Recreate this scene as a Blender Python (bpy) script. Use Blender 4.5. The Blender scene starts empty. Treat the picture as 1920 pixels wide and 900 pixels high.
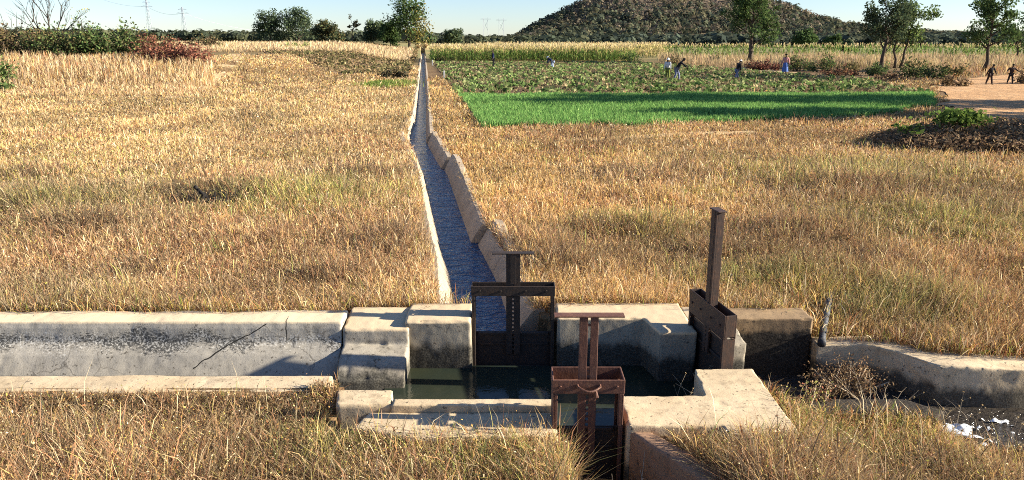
import bpy, bmesh, math
import numpy as np
from mathutils import Vector, Matrix, noise as mnoise

# ------------------------------------------------------------------ camera, sky, sun, exposure
scene = bpy.context.scene
COL = scene.collection
R = math.radians
PITCH, FPX, CAMZ = R(15.0), 1400.0, 3.0

cam_d = bpy.data.cameras.new('camera'); cam = bpy.data.objects.new('camera', cam_d); COL.objects.link(cam)
cam.location = (0, 0, CAMZ); cam.rotation_euler = (R(90) - PITCH, 0, 0)
cam_d.sensor_width = 36.0; cam_d.lens = 36.0 * FPX / 1920.0
cam_d.clip_start = 0.1; cam_d.clip_end = 6000
scene.camera = cam

SUN_EL, SUN_AZ = R(21.0), R(93.0)          # azimuth clockwise from +Y (98 = from the right, a touch behind)
world = bpy.data.worlds.new('World'); scene.world = world; world.use_nodes = True
wn = world.node_tree; wn.nodes.clear()
sky = wn.nodes.new('ShaderNodeTexSky'); sky.sky_type = 'NISHITA'; sky.sun_disc = False
sky.sun_elevation = SUN_EL; sky.sun_rotation = SUN_AZ
sky.air_density = 1.0; sky.dust_density = 0.3; sky.ozone_density = 2.0; sky.altitude = 900
bg = wn.nodes.new('ShaderNodeBackground'); bg.inputs['Strength'].default_value = 0.05
wo = wn.nodes.new('ShaderNodeOutputWorld')
tint = wn.nodes.new('ShaderNodeMix'); tint.data_type = 'RGBA'; tint.blend_type = 'MULTIPLY'; tint.inputs[0].default_value = 1
tint.inputs[7].default_value = (.92, 1.0, 1.22, 1)
wn.links.new(sky.outputs[0], tint.inputs[6]); wn.links.new(tint.outputs[2], bg.inputs[0]); wn.links.new(bg.outputs[0], wo.inputs[0])

S = Vector((math.sin(SUN_AZ) * math.cos(SUN_EL), math.cos(SUN_AZ) * math.cos(SUN_EL), math.sin(SUN_EL)))
sd = bpy.data.lights.new('sun', 'SUN'); so = bpy.data.objects.new('sun', sd); COL.objects.link(so)
sd.energy = 5.0; sd.volume_factor = .25; sd.angle = R(0.5); sd.color = (1.0, 0.905, 0.74)
so.location = (30, -5, 30); so.rotation_euler = (-S).to_track_quat('-Z', 'Y').to_euler()

scene.view_settings.view_transform = 'Standard'; scene.view_settings.look = 'None'
scene.view_settings.exposure = 1.66; scene.view_settings.gamma = 1.0
scene.view_settings.use_curve_mapping = False
cy = scene.cycles
cy.max_bounces = 6; cy.diffuse_bounces = 3; cy.glossy_bounces = 3; cy.transmission_bounces = 4
cy.transparent_max_bounces = 6; cy.volume_bounces = 0; cy.filter_width = 1.0
cy.use_denoising = False; cy.caustics_reflective = False; cy.caustics_refractive = False

# ------------------------------------------------------------------ placing helpers
CP, SP = math.cos(PITCH), math.sin(PITCH)
def ray(px, py):
    u = (px - 960) / FPX; v = -(py - 450) / FPX
    return Vector((u, CP + v * SP, -SP + v * CP))
def G(px, py, z=0.0):
    d = ray(px, py); t = (z - CAMZ) / d.z
    return Vector((d.x * t, d.y * t, z))
def at(px, py, Y):
    d = ray(px, py); t = Y / d.y
    return Vector((d.x * t, Y, CAMZ + d.z * t))
def X_at(px, Y, z=0.0):
    return (px - 960) / FPX * (Y * CP + (CAMZ - z) * SP)

def sm(a, b, x):
    t = np.clip((np.asarray(x, float) - a) / (b - a), 0, 1); return t * t * (3 - 2 * t)
_tab = np.random.default_rng(7).random((256, 256))
def vn(x, y, s=1.0, seed=0):
    x = np.asarray(x, float) / s + seed * 17.3; y = np.asarray(y, float) / s + seed * 9.7
    xi = np.floor(x).astype(int); yi = np.floor(y).astype(int)
    fx = x - xi; fy = y - yi; fx = fx * fx * (3 - 2 * fx); fy = fy * fy * (3 - 2 * fy)
    a = _tab[xi % 256, yi % 256]; b = _tab[(xi + 1) % 256, yi % 256]
    c = _tab[xi % 256, (yi + 1) % 256]; d = _tab[(xi + 1) % 256, (yi + 1) % 256]
    return (a * (1 - fx) + b * fx) * (1 - fy) + (c * (1 - fx) + d * fx) * fy
def fbm(x, y, s=1.0, seed=0):
    return (vn(x, y, s, seed) * .55 + vn(x, y, s * .45, seed + 3) * .3 + vn(x, y, s * .2, seed + 5) * .15)

# canal centre line and half widths
CD = np.array([0, 7.4, 8.1, 10.15, 11.7, 18.5, 24, 41.2, 140, 205.])
CXs = np.array([-.2, -.2, -.30, -.58, -.885, -1.9, -2.95, -4.9, -16.2, -23.8])
def canal_x(y): return np.interp(y, CD, CXs)
def canal_hw(y): return np.interp(y, [8, 12, 18, 30, 200], [.50, .47, .42, .34, .36])

def terrain(x, y):
    x = np.asarray(x, float); y = np.asarray(y, float)
    z = (fbm(x, y, 2.2, 1) - .5) * .14 * (1 - sm(16, 24, y))
    # raised bank at the far left and gently higher land beyond on the left
    z = z + 1.25 * sm(-15, -24, x + .0 * y) * sm(44, 60, y) * (1 - sm(110, 160, y) * .3)
    z = z + 1.1 * sm(95, 170, y) * sm(-12, -26, x + .06 * y)
    # mound under the shaded bush on the right
    z = z + .16 * np.exp(-((x - 14.2) / 3.6) ** 2 - ((y - 21.7) / 2.4) ** 2)
    # round the concrete works
    near = 1 - sm(8.0, 10.5, y)
    z = z * (1 - near * .6)
    z = z - .17 * sm(2.9, 3.4, x) * (1 - sm(7.6, 10, y)) * (y > 6.5)
    fl = 1 - sm(5.6, 6.2, y)
    z = z - fl * (.10 + .07 * sm(1.2, .0, x))
    fr = 1 - sm(6.25, 6.5, y)
    z = z - .16 * fr * sm(2.3, 2.8, x) - .34 * fr * sm(3.5, 4.2, x)
    return z
def in_cut(x, y):
    x = np.asarray(x, float); y = np.asarray(y, float)
    c = (np.abs(x - canal_x(y)) < canal_hw(y) + .05) & (y > 7.3) & (y < 203)
    c |= (x > -1.45) & (x < 2.2) & (y > 5.62) & (y < 7.62)
    c |= (x <= -1.1) & (y > 6.12) & (y < 7.5)
    c |= (x >= 2.0) & (x < 3.5) & (y > 6.08) & (y < 7.65)
    c |= (x >= 2.0) & (y > 5.95) & (y < np.interp(x, [3.5, 4.2, 4.4], [7.5, 7.3, 7.02]))
    c |= (x > .42) & (x < np.interp(y, [4.4, 5.7], [1.55, .95])) & (y > 3.6) & (y < 5.8)
    return c

def poly_in(poly, x, y):
    x = np.asarray(x, float); y = np.asarray(y, float)
    ins = np.zeros(x.shape, bool); n = len(poly)
    for i in range(n):
        x1, y1 = poly[i]; x2, y2 = poly[(i + 1) % n]
        cond = ((y1 > y) != (y2 > y))
        xx = (x2 - x1) * (y - y1) / ((y2 - y1) if y2 != y1 else 1e-9) + x1
        ins ^= cond & (x < xx)
    return ins
def gpoly(pts): return [tuple(G(px, py).xy) for px, py in pts]

WHEAT = gpoly([(860, 181), (906, 242), (1180, 238), (1640, 222), (1752, 197), (1748, 179)])
VEG = gpoly([(812, 118), (860, 179), (1748, 178), (1620, 152), (1480, 141), (1300, 126), (1195, 119)])
VEGL = gpoly([(470, 100), (500, 118), (640, 142), (765, 140), (783, 104), (784, 98), (560, 95)])
ROAD_L = [(3.0, 0)]
def road_edges(y):
    # the sandy road on the right: left and right edge at depth y
    l = np.interp(y, [20, 25, 27, 30, 35, 42, 50, 58, 70, 110, 200], [18, 15.3, 15.6, 17.2, 20.0, 23.8, 27.6, 33.2, 46.5, 82, 160])
    r = np.interp(y, [20, 25, 30, 38, 46, 53, 70, 110, 200], [34, 33, 33, 34, 36.5, 40, 52, 88, 167])
    return l, r
def in_road(x, y):
    l, r = road_edges(y); w = (vn(x, y, 1.4, 4) - .5) * 1.6
    return (x > l + w) & (x < r + w) & (y > 20)

# ------------------------------------------------------------------ mesh and object helpers
def link(o, parent=None):
    COL.objects.link(o)
    if parent is not None: o.parent = parent
    return o
def tag(o, label=None, cat=None, group=None, kind=None):
    if label: o['label'] = label
    if cat: o['category'] = cat
    if group: o['group'] = group
    if kind or cat: o['kind'] = kind or 'thing'
    return o
def empty(name, loc, label, cat, group=None, rz=0.0):
    o = bpy.data.objects.new(name, None); link(o); o.location = loc; o.rotation_euler = (0, 0, rz)
    o.empty_display_size = .2
    return tag(o, label, cat, group)
def np_mesh(name, verts, loops, totals, mat, parent=None, col=None, smooth=False):
    me = bpy.data.meshes.new(name)
    verts = np.asarray(verts, np.float32); loops = np.asarray(loops, np.int32).ravel(); totals = np.asarray(totals, np.int32)
    me.vertices.add(len(verts)); me.vertices.foreach_set('co', verts.ravel())
    me.loops.add(len(loops)); me.loops.foreach_set('vertex_index', loops)
    me.polygons.add(len(totals))
    st = np.zeros(len(totals), np.int32); st[1:] = np.cumsum(totals)[:-1]
    me.polygons.foreach_set('loop_start', st); me.polygons.foreach_set('loop_total', totals)
    if smooth: me.polygons.foreach_set('use_smooth', np.ones(len(totals), bool))
    if col is not None:
        a = me.color_attributes.new('Col', 'FLOAT_COLOR', 'POINT')
        c = np.ones((len(verts), 4), np.float32); c[:, :3] = col
        a.data.foreach_set('color', c.ravel())
    me.update(calc_edges=True); me.validate()
    if mat: me.materials.append(mat)
    o = bpy.data.objects.new(name, me)
    return link(o, parent)
def bm_obj(name, bm, mat, parent=None, smooth=False):
    me = bpy.data.meshes.new(name); bmesh.ops.recalc_face_normals(bm, faces=bm.faces[:]); bm.to_mesh(me); bm.free()
    if smooth:
        for p in me.polygons: p.use_smooth = True
    if mat: me.materials.append(mat)
    return link(bpy.data.objects.new(name, me), parent)
def bake(o):
    dg = bpy.context.evaluated_depsgraph_get(); dg.update()
    me = bpy.data.meshes.new_from_object(o.evaluated_get(dg)); o.modifiers.clear(); o.data = me
    return o
def add_box(bm, x0, x1, y0, y1, z0, z1, M=None):
    vs = [bm.verts.new((x, y, z)) for x in (x0, x1) for y in (y0, y1) for z in (z0, z1)]
    if M is not None:
        for v in vs: v.co = M @ v.co
    for f in ((0, 1, 3, 2), (4, 6, 7, 5), (0, 4, 5, 1), (2, 3, 7, 6), (0, 2, 6, 4), (1, 5, 7, 3)):
        bm.faces.new([vs[i] for i in f])
def add_prism(bm, poly, z0, z1):
    b = [bm.verts.new((x, y, z0)) for x, y in poly]; t = [bm.verts.new((x, y, z1)) for x, y in poly]
    n = len(poly); bm.faces.new(b[::-1]); bm.faces.new(t)
    for i in range(n): bm.faces.new((b[i], b[(i + 1) % n], t[(i + 1) % n], t[i]))
def add_profile(bm, prof, x0, x1, dx=None):
    # (y,z) profile extruded along x
    n = len(prof); a = [bm.verts.new((x0, y, z)) for y, z in prof]; c = [bm.verts.new((x1, y, z)) for y, z in prof]
    bm.faces.new(a[::-1]); bm.faces.new(c)
    for i in range(n): bm.faces.new((a[i], a[(i + 1) % n], c[(i + 1) % n], c[i]))
def tube(bm, pts, radii, n=6, cap=True):
    rings = []
    for i, p in enumerate(pts):
        p = Vector(p)
        d = (Vector(pts[min(i + 1, len(pts) - 1)]) - Vector(pts[max(i - 1, 0)]))
        d = d.normalized() if d.length > 1e-9 else Vector((0, 0, 1))
        a = d.cross(Vector((.31, .17, .93)));
        if a.length < 1e-4: a = d.cross(Vector((1, 0, 0)))
        a.normalize(); b = d.cross(a); r = radii[i]
        rings.append([bm.verts.new(p + a * (r * math.cos(2 * math.pi * k / n)) + b * (r * math.sin(2 * math.pi * k / n))) for k in range(n)])
    for i in range(len(rings) - 1):
        for k in range(n): bm.faces.new((rings[i][k], rings[i][(k + 1) % n], rings[i + 1][(k + 1) % n], rings[i + 1][k]))
    if cap and n > 2: bm.faces.new(rings[0][::-1]); bm.faces.new(rings[-1])

# ------------------------------------------------------------------ materials
class NT:
    def __init__(s, name):
        s.m = bpy.data.materials.new(name); s.m.use_nodes = True; s.t = s.m.node_tree; s.t.nodes.clear()
        s.out = s.n('ShaderNodeOutputMaterial')
    def n(s, typ, **kw):
        nd = s.t.nodes.new(typ)
        for k, v in kw.items():
            if hasattr(nd, k) and k not in ('Scale',): setattr(nd, k, v)
        return nd
    def l(s, a, b): s.t.links.new(a, b)
    def pos(s): return s.n('ShaderNodeNewGeometry').outputs['Position']
    def noise(s, vec, scale, detail=4, rough=.6, dist=0.0):
        nd = s.n('ShaderNodeTexNoise'); nd.inputs['Scale'].default_value = scale; nd.inputs['Detail'].default_value = detail
        nd.inputs['Roughness'].default_value = rough; nd.inputs['Distortion'].default_value = dist
        if vec is not None: s.l(vec, nd.inputs['Vector'])
        return nd.outputs['Fac']
    def ramp(s, fac, stops):
        nd = s.n('ShaderNodeValToRGB'); cr = nd.color_ramp
        while len(cr.elements) < len(stops): cr.elements.new(.5)
        for e, (p, c) in zip(cr.elements, stops):
            e.position = p; e.color = (c, c, c, 1) if isinstance(c, (int, float)) else (*c, 1)
        s.l(fac, nd.inputs[0]); return nd.outputs['Color']
    def mix(s, fac, a, b, blend='MIX'):
        nd = s.n('ShaderNodeMix'); nd.data_type = 'RGBA'; nd.blend_type = blend
        for sock, v in ((nd.inputs[0], fac), (nd.inputs[6], a), (nd.inputs[7], b)):
            if isinstance(v, bpy.types.NodeSocket): s.l(v, sock)
            elif isinstance(v, (int, float)): sock.default_value = v
            else: sock.default_value = (*v, 1)
        return nd.outputs[2]
    def math(s, op, a, b=None):
        nd = s.n('ShaderNodeMath'); nd.operation = op
        for i, v in enumerate((a, b)):
            if v is None: continue
            if isinstance(v, bpy.types.NodeSocket): s.l(v, nd.inputs[i])
            else: nd.inputs[i].default_value = v
        return nd.outputs[0]
    def scalev(s, vec, sc):
        nd = s.n('ShaderNodeMapping'); nd.inputs['Scale'].default_value = sc; s.l(vec, nd.inputs['Vector']); return nd.outputs[0]
    def bump(s, h, strength=.5, dist=.02):
        nd = s.n('ShaderNodeBump'); nd.inputs['Strength'].default_value = strength; nd.inputs['Distance'].default_value = dist
        s.l(h, nd.inputs['Height']); return nd.outputs[0]
    def principled(s, col, rough=.9, spec=.2, metal=0.0, normal=None):
        p = s.n('ShaderNodeBsdfPrincipled')
        if isinstance(col, bpy.types.NodeSocket): s.l(col, p.inputs['Base Color'])
        else: p.inputs['Base Color'].default_value = (*col, 1)
        if isinstance(rough, bpy.types.NodeSocket): s.l(rough, p.inputs['Roughness'])
        else: p.inputs['Roughness'].default_value = rough
        p.inputs['Specular IOR Level'].default_value = spec; p.inputs['Metallic'].default_value = metal
        if normal is not None: s.l(normal, p.inputs['Normal'])
        s.l(p.outputs[0], s.out.inputs['Surface']); return p

def mat_leaf(name, transl=.35, gain=1.0):
    t = NT(name); a = t.n('ShaderNodeAttribute'); a.attribute_name = 'Col'
    d = t.n('ShaderNodeBsdfDiffuse'); tr = t.n('ShaderNodeBsdfTranslucent'); mx = t.n('ShaderNodeMixShader'); mx.inputs[0].default_value = transl
    t.l(a.outputs['Color'], d.inputs[0]); t.l(a.outputs['Color'], tr.inputs[0])
    t.l(d.outputs[0], mx.inputs[1]); t.l(tr.outputs[0], mx.inputs[2]); t.l(mx.outputs[0], t.out.inputs['Surface'])
    return t.m
M_BLADE = mat_leaf('dry grass blades', .3)
M_LEAF = mat_leaf('foliage leaves', .3)
M_CROP = mat_leaf('crop leaves', .3)

def mat_concrete(name, base, base2, moss_z, moss_w, moss_col=(.035, .032, .026), moss_amt=1.0, crack=None, speck=.5, lit_topcol=None, band=None, lit_topz=.085):
    t = NT(name); P = t.pos()
    n1 = t.noise(P, 1.7, 5, .6); n2 = t.noise(P, 9, 6, .7); n3 = t.noise(P, 55, 3, .7)
    c = t.mix(t.ramp(n1, [(.35, 0), (.65, 1)]), base, base2)
    c = t.mix(t.ramp(n2, [(.30, .55), (.46, 0)]), c, tuple(x * .48 for x in base))
    c = t.mix(t.ramp(n3, [(.30, speck), (.41, 0)]), c, (.08, .07, .055))
    v = t.n('ShaderNodeTexVoronoi'); v.inputs['Scale'].default_value = 1.9; v.feature = 'DISTANCE_TO_EDGE'
    wv = t.n('ShaderNodeVectorMath'); wv.operation = 'ADD'; nz_ = t.n('ShaderNodeTexNoise'); nz_.inputs['Scale'].default_value = 3.5; nz_.inputs['Detail'].default_value = 4; t.l(P, nz_.inputs['Vector'])
    sc_ = t.n('ShaderNodeVectorMath'); sc_.operation = 'SCALE'; sc_.inputs['Scale'].default_value = .35; t.l(nz_.outputs['Color'], sc_.inputs[0]); t.l(P, wv.inputs[0]); t.l(sc_.outputs[0], wv.inputs[1]); t.l(wv.outputs[0], v.inputs['Vector'])
    ck = t.math('MULTIPLY', t.math('LESS_THAN', v.outputs['Distance'], .010), t.ramp(t.noise(P, .9, 2), [(.54, 0), (.60, .5)]))
    c = t.mix(ck, c, (.06, .05, .04))
    bl = t.noise(P, 3.6, 5, .7, .4); c = t.mix(t.ramp(bl, [(.56, 0), (.70, .6)]), c, tuple(x * .42 for x in base2))
    pt = t.noise(P, 23, 2, .6); c = t.mix(t.ramp(pt, [(.64, 0), (.69, .8)]), c, (.07, .058, .045))
    c = t.mix(t.ramp(t.noise(P, 130, 2, .7), [(.35, .35), (.55, 0)]), c, tuple(x * .5 for x in base2))
    st = t.noise(t.scalev(P, (5, 5, .8)), 1.4, 4, .65)
    c = t.mix(t.ramp(st, [(.56, 0), (.74, .6)]), c, tuple(x * .35 for x in base2))
    sep = t.n('ShaderNodeSeparateXYZ'); t.l(P, sep.inputs[0])
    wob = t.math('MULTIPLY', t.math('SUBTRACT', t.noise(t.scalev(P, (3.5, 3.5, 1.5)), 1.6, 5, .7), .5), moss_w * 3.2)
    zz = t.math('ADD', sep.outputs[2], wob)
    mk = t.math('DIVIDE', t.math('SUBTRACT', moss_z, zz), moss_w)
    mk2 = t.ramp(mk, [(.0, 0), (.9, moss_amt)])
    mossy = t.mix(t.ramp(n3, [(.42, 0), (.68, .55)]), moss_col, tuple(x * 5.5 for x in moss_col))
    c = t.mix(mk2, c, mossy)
    if band:
        bz, bw_ = band; wb = t.math('MULTIPLY', t.math('SUBTRACT', t.noise(t.scalev(P, (2.2, 2.2, 1)), 1.3, 4, .65), .5), bw_ * 2.6)
        bm_ = t.math('SUBTRACT', 1.0, t.math('DIVIDE', t.math('ABSOLUTE', t.math('SUBTRACT', t.math('ADD', sep.outputs[2], wb), bz)), bw_))
        sp = t.noise(t.scalev(P, (1, 1, 2.2)), 30, 4, .75)
        pat = t.math('MULTIPLY', t.math('SUBTRACT', t.noise(P, 1.1, 3, .6), .5), .55)
        mk3 = t.ramp(t.math('ADD', t.math('ADD', t.math('MULTIPLY', bm_, .30), sp), pat), [(.62, 0), (.74, .88)]); c = t.mix(mk3, c, (.035, .036, .036))
        c = t.mix(t.ramp(t.math('ADD', t.math('MULTIPLY', bm_, .16), t.noise(P, 48, 3, .7)), [(.63, 0), (.72, .5)]), c, (.75, .72, .65))
    if lit_topcol:
        c = t.mix(t.ramp(t.math('ADD', sep.outputs[2], t.math('MULTIPLY', n2, .03)), [(lit_topz, 0), (lit_topz + .015, .85)]), c, lit_topcol)  # sunlit top against shaded face, put into the colour by height
    if crack:
        for (x0, z0, x1, z1) in crack:
            L = math.hypot(x1 - x0, z1 - z0); nx, nz = -(z1 - z0) / L, (x1 - x0) / L
            d = t.math('ADD', t.math('MULTIPLY', sep.outputs[0], nx), t.math('MULTIPLY', sep.outputs[2], nz))
            d = t.math('SUBTRACT', d, x0 * nx + z0 * nz)
            d = t.math('ADD', d, t.math('MULTIPLY', t.math('SUBTRACT', t.noise(P, 3, 3), .5), .09))
            inside = t.math('MULTIPLY', t.math('GREATER_THAN', sep.outputs[0], min(x0, x1)), t.math('LESS_THAN', sep.outputs[0], max(x0, x1)))
            m = t.math('MULTIPLY', t.math('LESS_THAN', t.math('ABSOLUTE', d), .006), inside)
            c = t.mix(m, c, (.03, .028, .025))
    h = t.math('ADD', t.math('MULTIPLY', n2, .6), t.math('MULTIPLY', n3, .5))
    t.principled(c, .92, .15, 0, t.bump(h, .6, .006)); return t.m
M_CONC = mat_concrete('weathered tan concrete', (.37, .325, .25), (.29, .25, .19), -.15, .10, moss_amt=.97, speck=.35, lit_topcol=(.61, .47, .30))  # base darkened for shaded faces, top colour lightened for sun
M_CONC_GREY = mat_concrete('pale grey mossy concrete', (.42, .385, .325), (.32, .295, .25), -.50, .06, (.06, .062, .058), .85, band=(-.10, .13), lit_topcol=(.70, .56, .37),  # face grey takes in shade, cream top takes in sun
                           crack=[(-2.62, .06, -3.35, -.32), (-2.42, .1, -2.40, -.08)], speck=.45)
M_CONC_STEP = mat_concrete('tan concrete with dark moss foot', (.40, .36, .29), (.32, .28, .22), -.24, .09, (.045, .042, .034), .95, speck=.5, lit_topcol=(.61, .47, .30), lit_topz=.015)  # sloping top coloured lighter as if sunlit, face kept darker
M_CONC_PALE = mat_concrete('pale cream concrete coping', (.64, .51, .34), (.52, .40, .25), -.32, .10, moss_amt=.9, speck=.3)
M_CONC_BROWN = mat_concrete('brown stained concrete', (.36, .25, .14), (.25, .17, .10), -.02, .06, (.022, .018, .014), 1.0, speck=.5)  # near black below a ragged line close under the top
M_LINING = mat_concrete('canal lining concrete', (.46, .375, .275), (.36, .29, .21), -.30, .04, (.06, .05, .035), .8, speck=.25)

def mat_rust(name, a, b, c3, amt=.5):
    t = NT(name); P = t.pos()
    n1 = t.noise(P, 14, 6, .7); n2 = t.noise(t.scalev(P, (60, 60, 14)), 1, 4, .7)
    c = t.mix(t.ramp(n1, [(.38, 0), (.66, 1)]), a, b)
    c = t.mix(t.ramp(n2, [(.52, 0), (.74, amt)]), c, c3)
    t.principled(c, .68, .35, .0, t.bump(n1, .5, .006)); return t.m
M_WING = mat_concrete('brown silted concrete', (.38, .235, .15), (.29, .18, .115), -.75, .15, (.03, .024, .018), .9, speck=.4)
M_RUST_DARK = mat_rust('shade darkened rusty steel', (.022, .017, .015), (.045, .028, .02), (.10, .055, .03), .4)  # steel colour darkened to carry the middle gate's shade
M_RUST_BROWN = mat_rust('dark brown rusty steel', (.036, .024, .020), (.062, .034, .024), (.15, .07, .035), .75)
M_RUST_RED = mat_rust('red brown rusty steel', (.095, .042, .030), (.135, .062, .043), (.25, .12, .065), .8)

def mat_ground():
    t = NT('dry soil and thatch'); P = t.pos()
    n1 = t.noise(P, .35, 5, .6); n2 = t.noise(P, 6, 5, .7); n3 = t.noise(t.scalev(P, (1, 1, 1)), 40, 3, .7)
    c = t.mix(t.ramp(n1, [(.35, 0), (.65, 1)]), (.15, .090, .045), (.24, .155, .075))
    c = t.mix(t.ramp(n2, [(.42, .6), (.6, 0)]), c, (.10, .06, .032))
    c = t.mix(t.ramp(n3, [(.55, 0), (.7, .5)]), c, (.42, .30, .16))
    # far land turns straw and olive in broad strips
    n4 = t.noise(t.scalev(P, (.012, .05, 1)), 1, 3, .5)
    sep = t.n('ShaderNodeSeparateXYZ'); t.l(P, sep.inputs[0])
    far = t.ramp(t.math('DIVIDE', sep.outputs[1], 300), [(.25, 0), (.5, 1)])
    c = t.mix(far, c, t.ramp(n4, [(.3, (.30, .22, .10)), (.5, (.16, .16, .07)), (.7, (.34, .26, .13))]))
    t.principled(c, .95, .1, 0, t.bump(n2, .8, .05)); return t.m
def mat_soil(name, a, b, sc=3.0):
    t = NT(name); P = t.pos(); n1 = t.noise(P, .5, 4); n2 = t.noise(P, sc, 6, .7)
    c = t.mix(t.ramp(n1, [(.35, 0), (.65, 1)]), a, b)
    c = t.mix(t.ramp(n2, [(.4, .55), (.62, 0)]), c, tuple(x * .55 for x in a))
    t.principled(c, .95, .1, 0, t.bump(n2, .6, .06)); return t.m
M_ROAD = mat_soil('sandy road', (.52, .31, .155), (.45, .265, .13), 1.6)
M_FIELD = mat_soil('tilled field soil', (.22, .145, .085), (.17, .11, .065), 5)
M_TRACK = mat_soil('pale trodden path', (.62, .46, .26), (.50, .35, .18), 2.5)

def mat_road():
    t = NT('rutted sandy road'); P = t.pos(); n1 = t.noise(P, .5, 4); n2 = t.noise(P, 2.2, 6, .72); n3 = t.noise(t.scalev(P, (.9, .18, 1)), 1.5, 4, .6)
    c = t.mix(t.ramp(n1, [(.35, 0), (.65, 1)]), (.52, .31, .155), (.44, .26, .13)); c = t.mix(t.ramp(n2, [(.36, .7), (.5, 0)]), c, (.24, .14, .075))
    c = t.mix(t.ramp(n3, [(.52, 0), (.66, .6)]), c, (.62, .42, .24)); t.principled(c, .95, .1, 0, t.bump(t.math('ADD', n2, n3), .9, .12)); return t.m
M_ROAD = mat_road()
def mat_water(name, col, scale, strength, rough, stretch=(1, 1, 1), dist=.05, col2=None):
    t = NT(name); P = t.scalev(t.pos(), stretch)
    n = t.noise(P, scale, 4, .6, .6); n2 = t.noise(P, scale * 3.1, 3, .6)
    h = t.math('ADD', n, t.math('MULTIPLY', n2, .35))
    c = col if col2 is None else t.mix(t.ramp(t.noise(P, .9, 3), [(.35, 0), (.65, 1)]), col, col2)
    p = t.principled(c, rough, .5, 0, t.bump(h, strength, dist)); p.inputs['IOR'].default_value = 1.33
    return t.m
M_WCANAL = mat_water('rippled canal water', (.020, .060, .135), 2.6, 1.0, .06, (.85, 1.5, 1), .085)
M_WBASIN = mat_water('still murky green water', (.030, .034, .020), 5, .25, .05, (1, 1, 1), .02, (.020, .028, .022))
M_WRIGHT = mat_water('shallow brown running water', (.05, .042, .034), 9, 1.0, .10, (.7, 1.6, 1), .05)
t = NT('white water foam'); t.principled((.68, .71, .74), .5, .4); M_FOAM = t.m
def mat_plain(name, c, rough=.85, spec=.2, var=.35, sc=30):
    t = NT(name); n = t.noise(t.n('ShaderNodeTexCoord').outputs['Object'], sc, 3)
    t.principled(t.mix(t.ramp(n, [(.35, 0), (.65, 1)]), c, tuple(x * (1 - var) for x in c)), rough, spec); return t.m
M_BARK = mat_plain('grey brown bark', (.11, .085, .065), .95, .1, .5, 6)
M_BARK_DK = mat_plain('dark bark', (.07, .055, .045), .95, .1, .5, 6)
M_CHAR = mat_plain('charred wood', (.028, .025, .024), .9, .2, .5, 20)
M_TWIG = mat_plain('bleached dry twigs', (.50, .40, .28), .9, .1, .4, 20)
M_PIPE = mat_plain('weathered grey plastic', (.075, .078, .09), .7, .3, .8, 14)
M_STEEL = mat_plain('galvanised steel', (.42, .45, .50), .6, .3, .15, 3)
M_WHITE = mat_plain('whitewashed marker post', (.75, .72, .66), .8, .2, .2, 15)
M_GROUND = mat_ground()

# ------------------------------------------------------------------ ground sheet
def geo(a, b, n): return np.concatenate([[0], np.cumsum(np.geomspace(1, b, n))]) / np.sum(np.geomspace(1, b, n)) * a
def build_ground():
    fy = np.arange(2.0, 16, .1)
    ys = np.concatenate([[-60, -30, -15, -8, -4, -1, 0.8], fy, 16 + geo(54, 14, 90), 70 + geo(160, 3, 60)[1:], 230 + geo(1700, 9, 30)[1:]])
    fx = np.arange(-7, 7.01, .1)
    sx = geo(60, 25, 80)[1:]; sx2 = 60 + geo(1500, 14, 30)[1:]
    xs = np.concatenate([-7 - sx2[::-1], -7 - sx[::-1], fx, 7 + sx, 7 + sx2])
    # rows of the sheet follow the canal's line so that its cut stays clean
    XX, YY = np.meshgrid(xs, ys)
    w = np.where(YY > 7.9, canal_x(np.minimum(YY, 205)), -.2) * np.exp(-(np.abs(XX) / 60) ** 2)
    XX = XX + w
    ZZ = terrain(XX, YY); ZZ = np.where(in_cut(XX, YY), -1.3, ZZ)
    ny, nx = XX.shape
    v = np.stack([XX.ravel(), YY.ravel(), ZZ.ravel()], 1)
    i = (np.arange(ny - 1)[:, None] * nx + np.arange(nx - 1)[None]).ravel()
    f = np.stack([i, i + 1, i + 1 + nx, i + nx], 1)
    o = np_mesh('ground', v, f, np.full(len(f), 4), M_GROUND, smooth=False)
    tag(o, 'dry grassy plain reaching to the horizon', 'ground', kind='structure')
build_ground()

def strip_sheet(name, L, Rr, mat, dz, n=8):
    v = []; m = len(L)
    for k in range(m):
        for j in range(n + 1):
            s = j / n; x = L[k][0] * (1 - s) + Rr[k][0] * s; y = L[k][1] * (1 - s) + Rr[k][1] * s
            v.append((x, y, float(terrain(x, y)) + dz))
    f = [(k * (n + 1) + j, k * (n + 1) + j + 1, (k + 1) * (n + 1) + j + 1, (k + 1) * (n + 1) + j) for k in range(m - 1) for j in range(n)]
    return np_mesh(name, v, f, np.full(len(f), 4), mat)
ysr = np.concatenate([np.arange(20, 60, .6), np.arange(60, 200, 3)])
le, re_ = road_edges(ysr); jt = (vn(ysr, ysr * 0, 1.7, 2) - .5) * 1.2; jt2 = (vn(ysr, ysr * 0 + 5, 1.7, 3) - .5) * 1.2
tag(strip_sheet('dirt_road', list(zip(le + jt, ysr)), list(zip(re_ + jt2, ysr)), M_ROAD, .03),
    'orange sandy road crossed by long tree shadows', 'dirt road', kind='structure')
def field_sheet(name, poly, mat, label, dz=.02):
    bm = bmesh.new(); vs = [bm.verts.new((x, y, float(terrain(x, y)) + dz)) for x, y in poly]; bm.faces.new(vs); bmesh.ops.triangulate(bm, faces=bm.faces[:])
    for _ in range(4):
        bmesh.ops.subdivide_edges(bm, edges=[e for e in bm.edges if e.calc_length() > 2.5], cuts=1, use_grid_fill=False); bmesh.ops.triangulate(bm, faces=bm.faces[:])
    for v in bm.verts: v.co.z = float(terrain(v.co.x, v.co.y)) + dz
    o = bm_obj(name, bm, mat); return tag(o, label, 'field soil', kind='structure')
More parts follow.
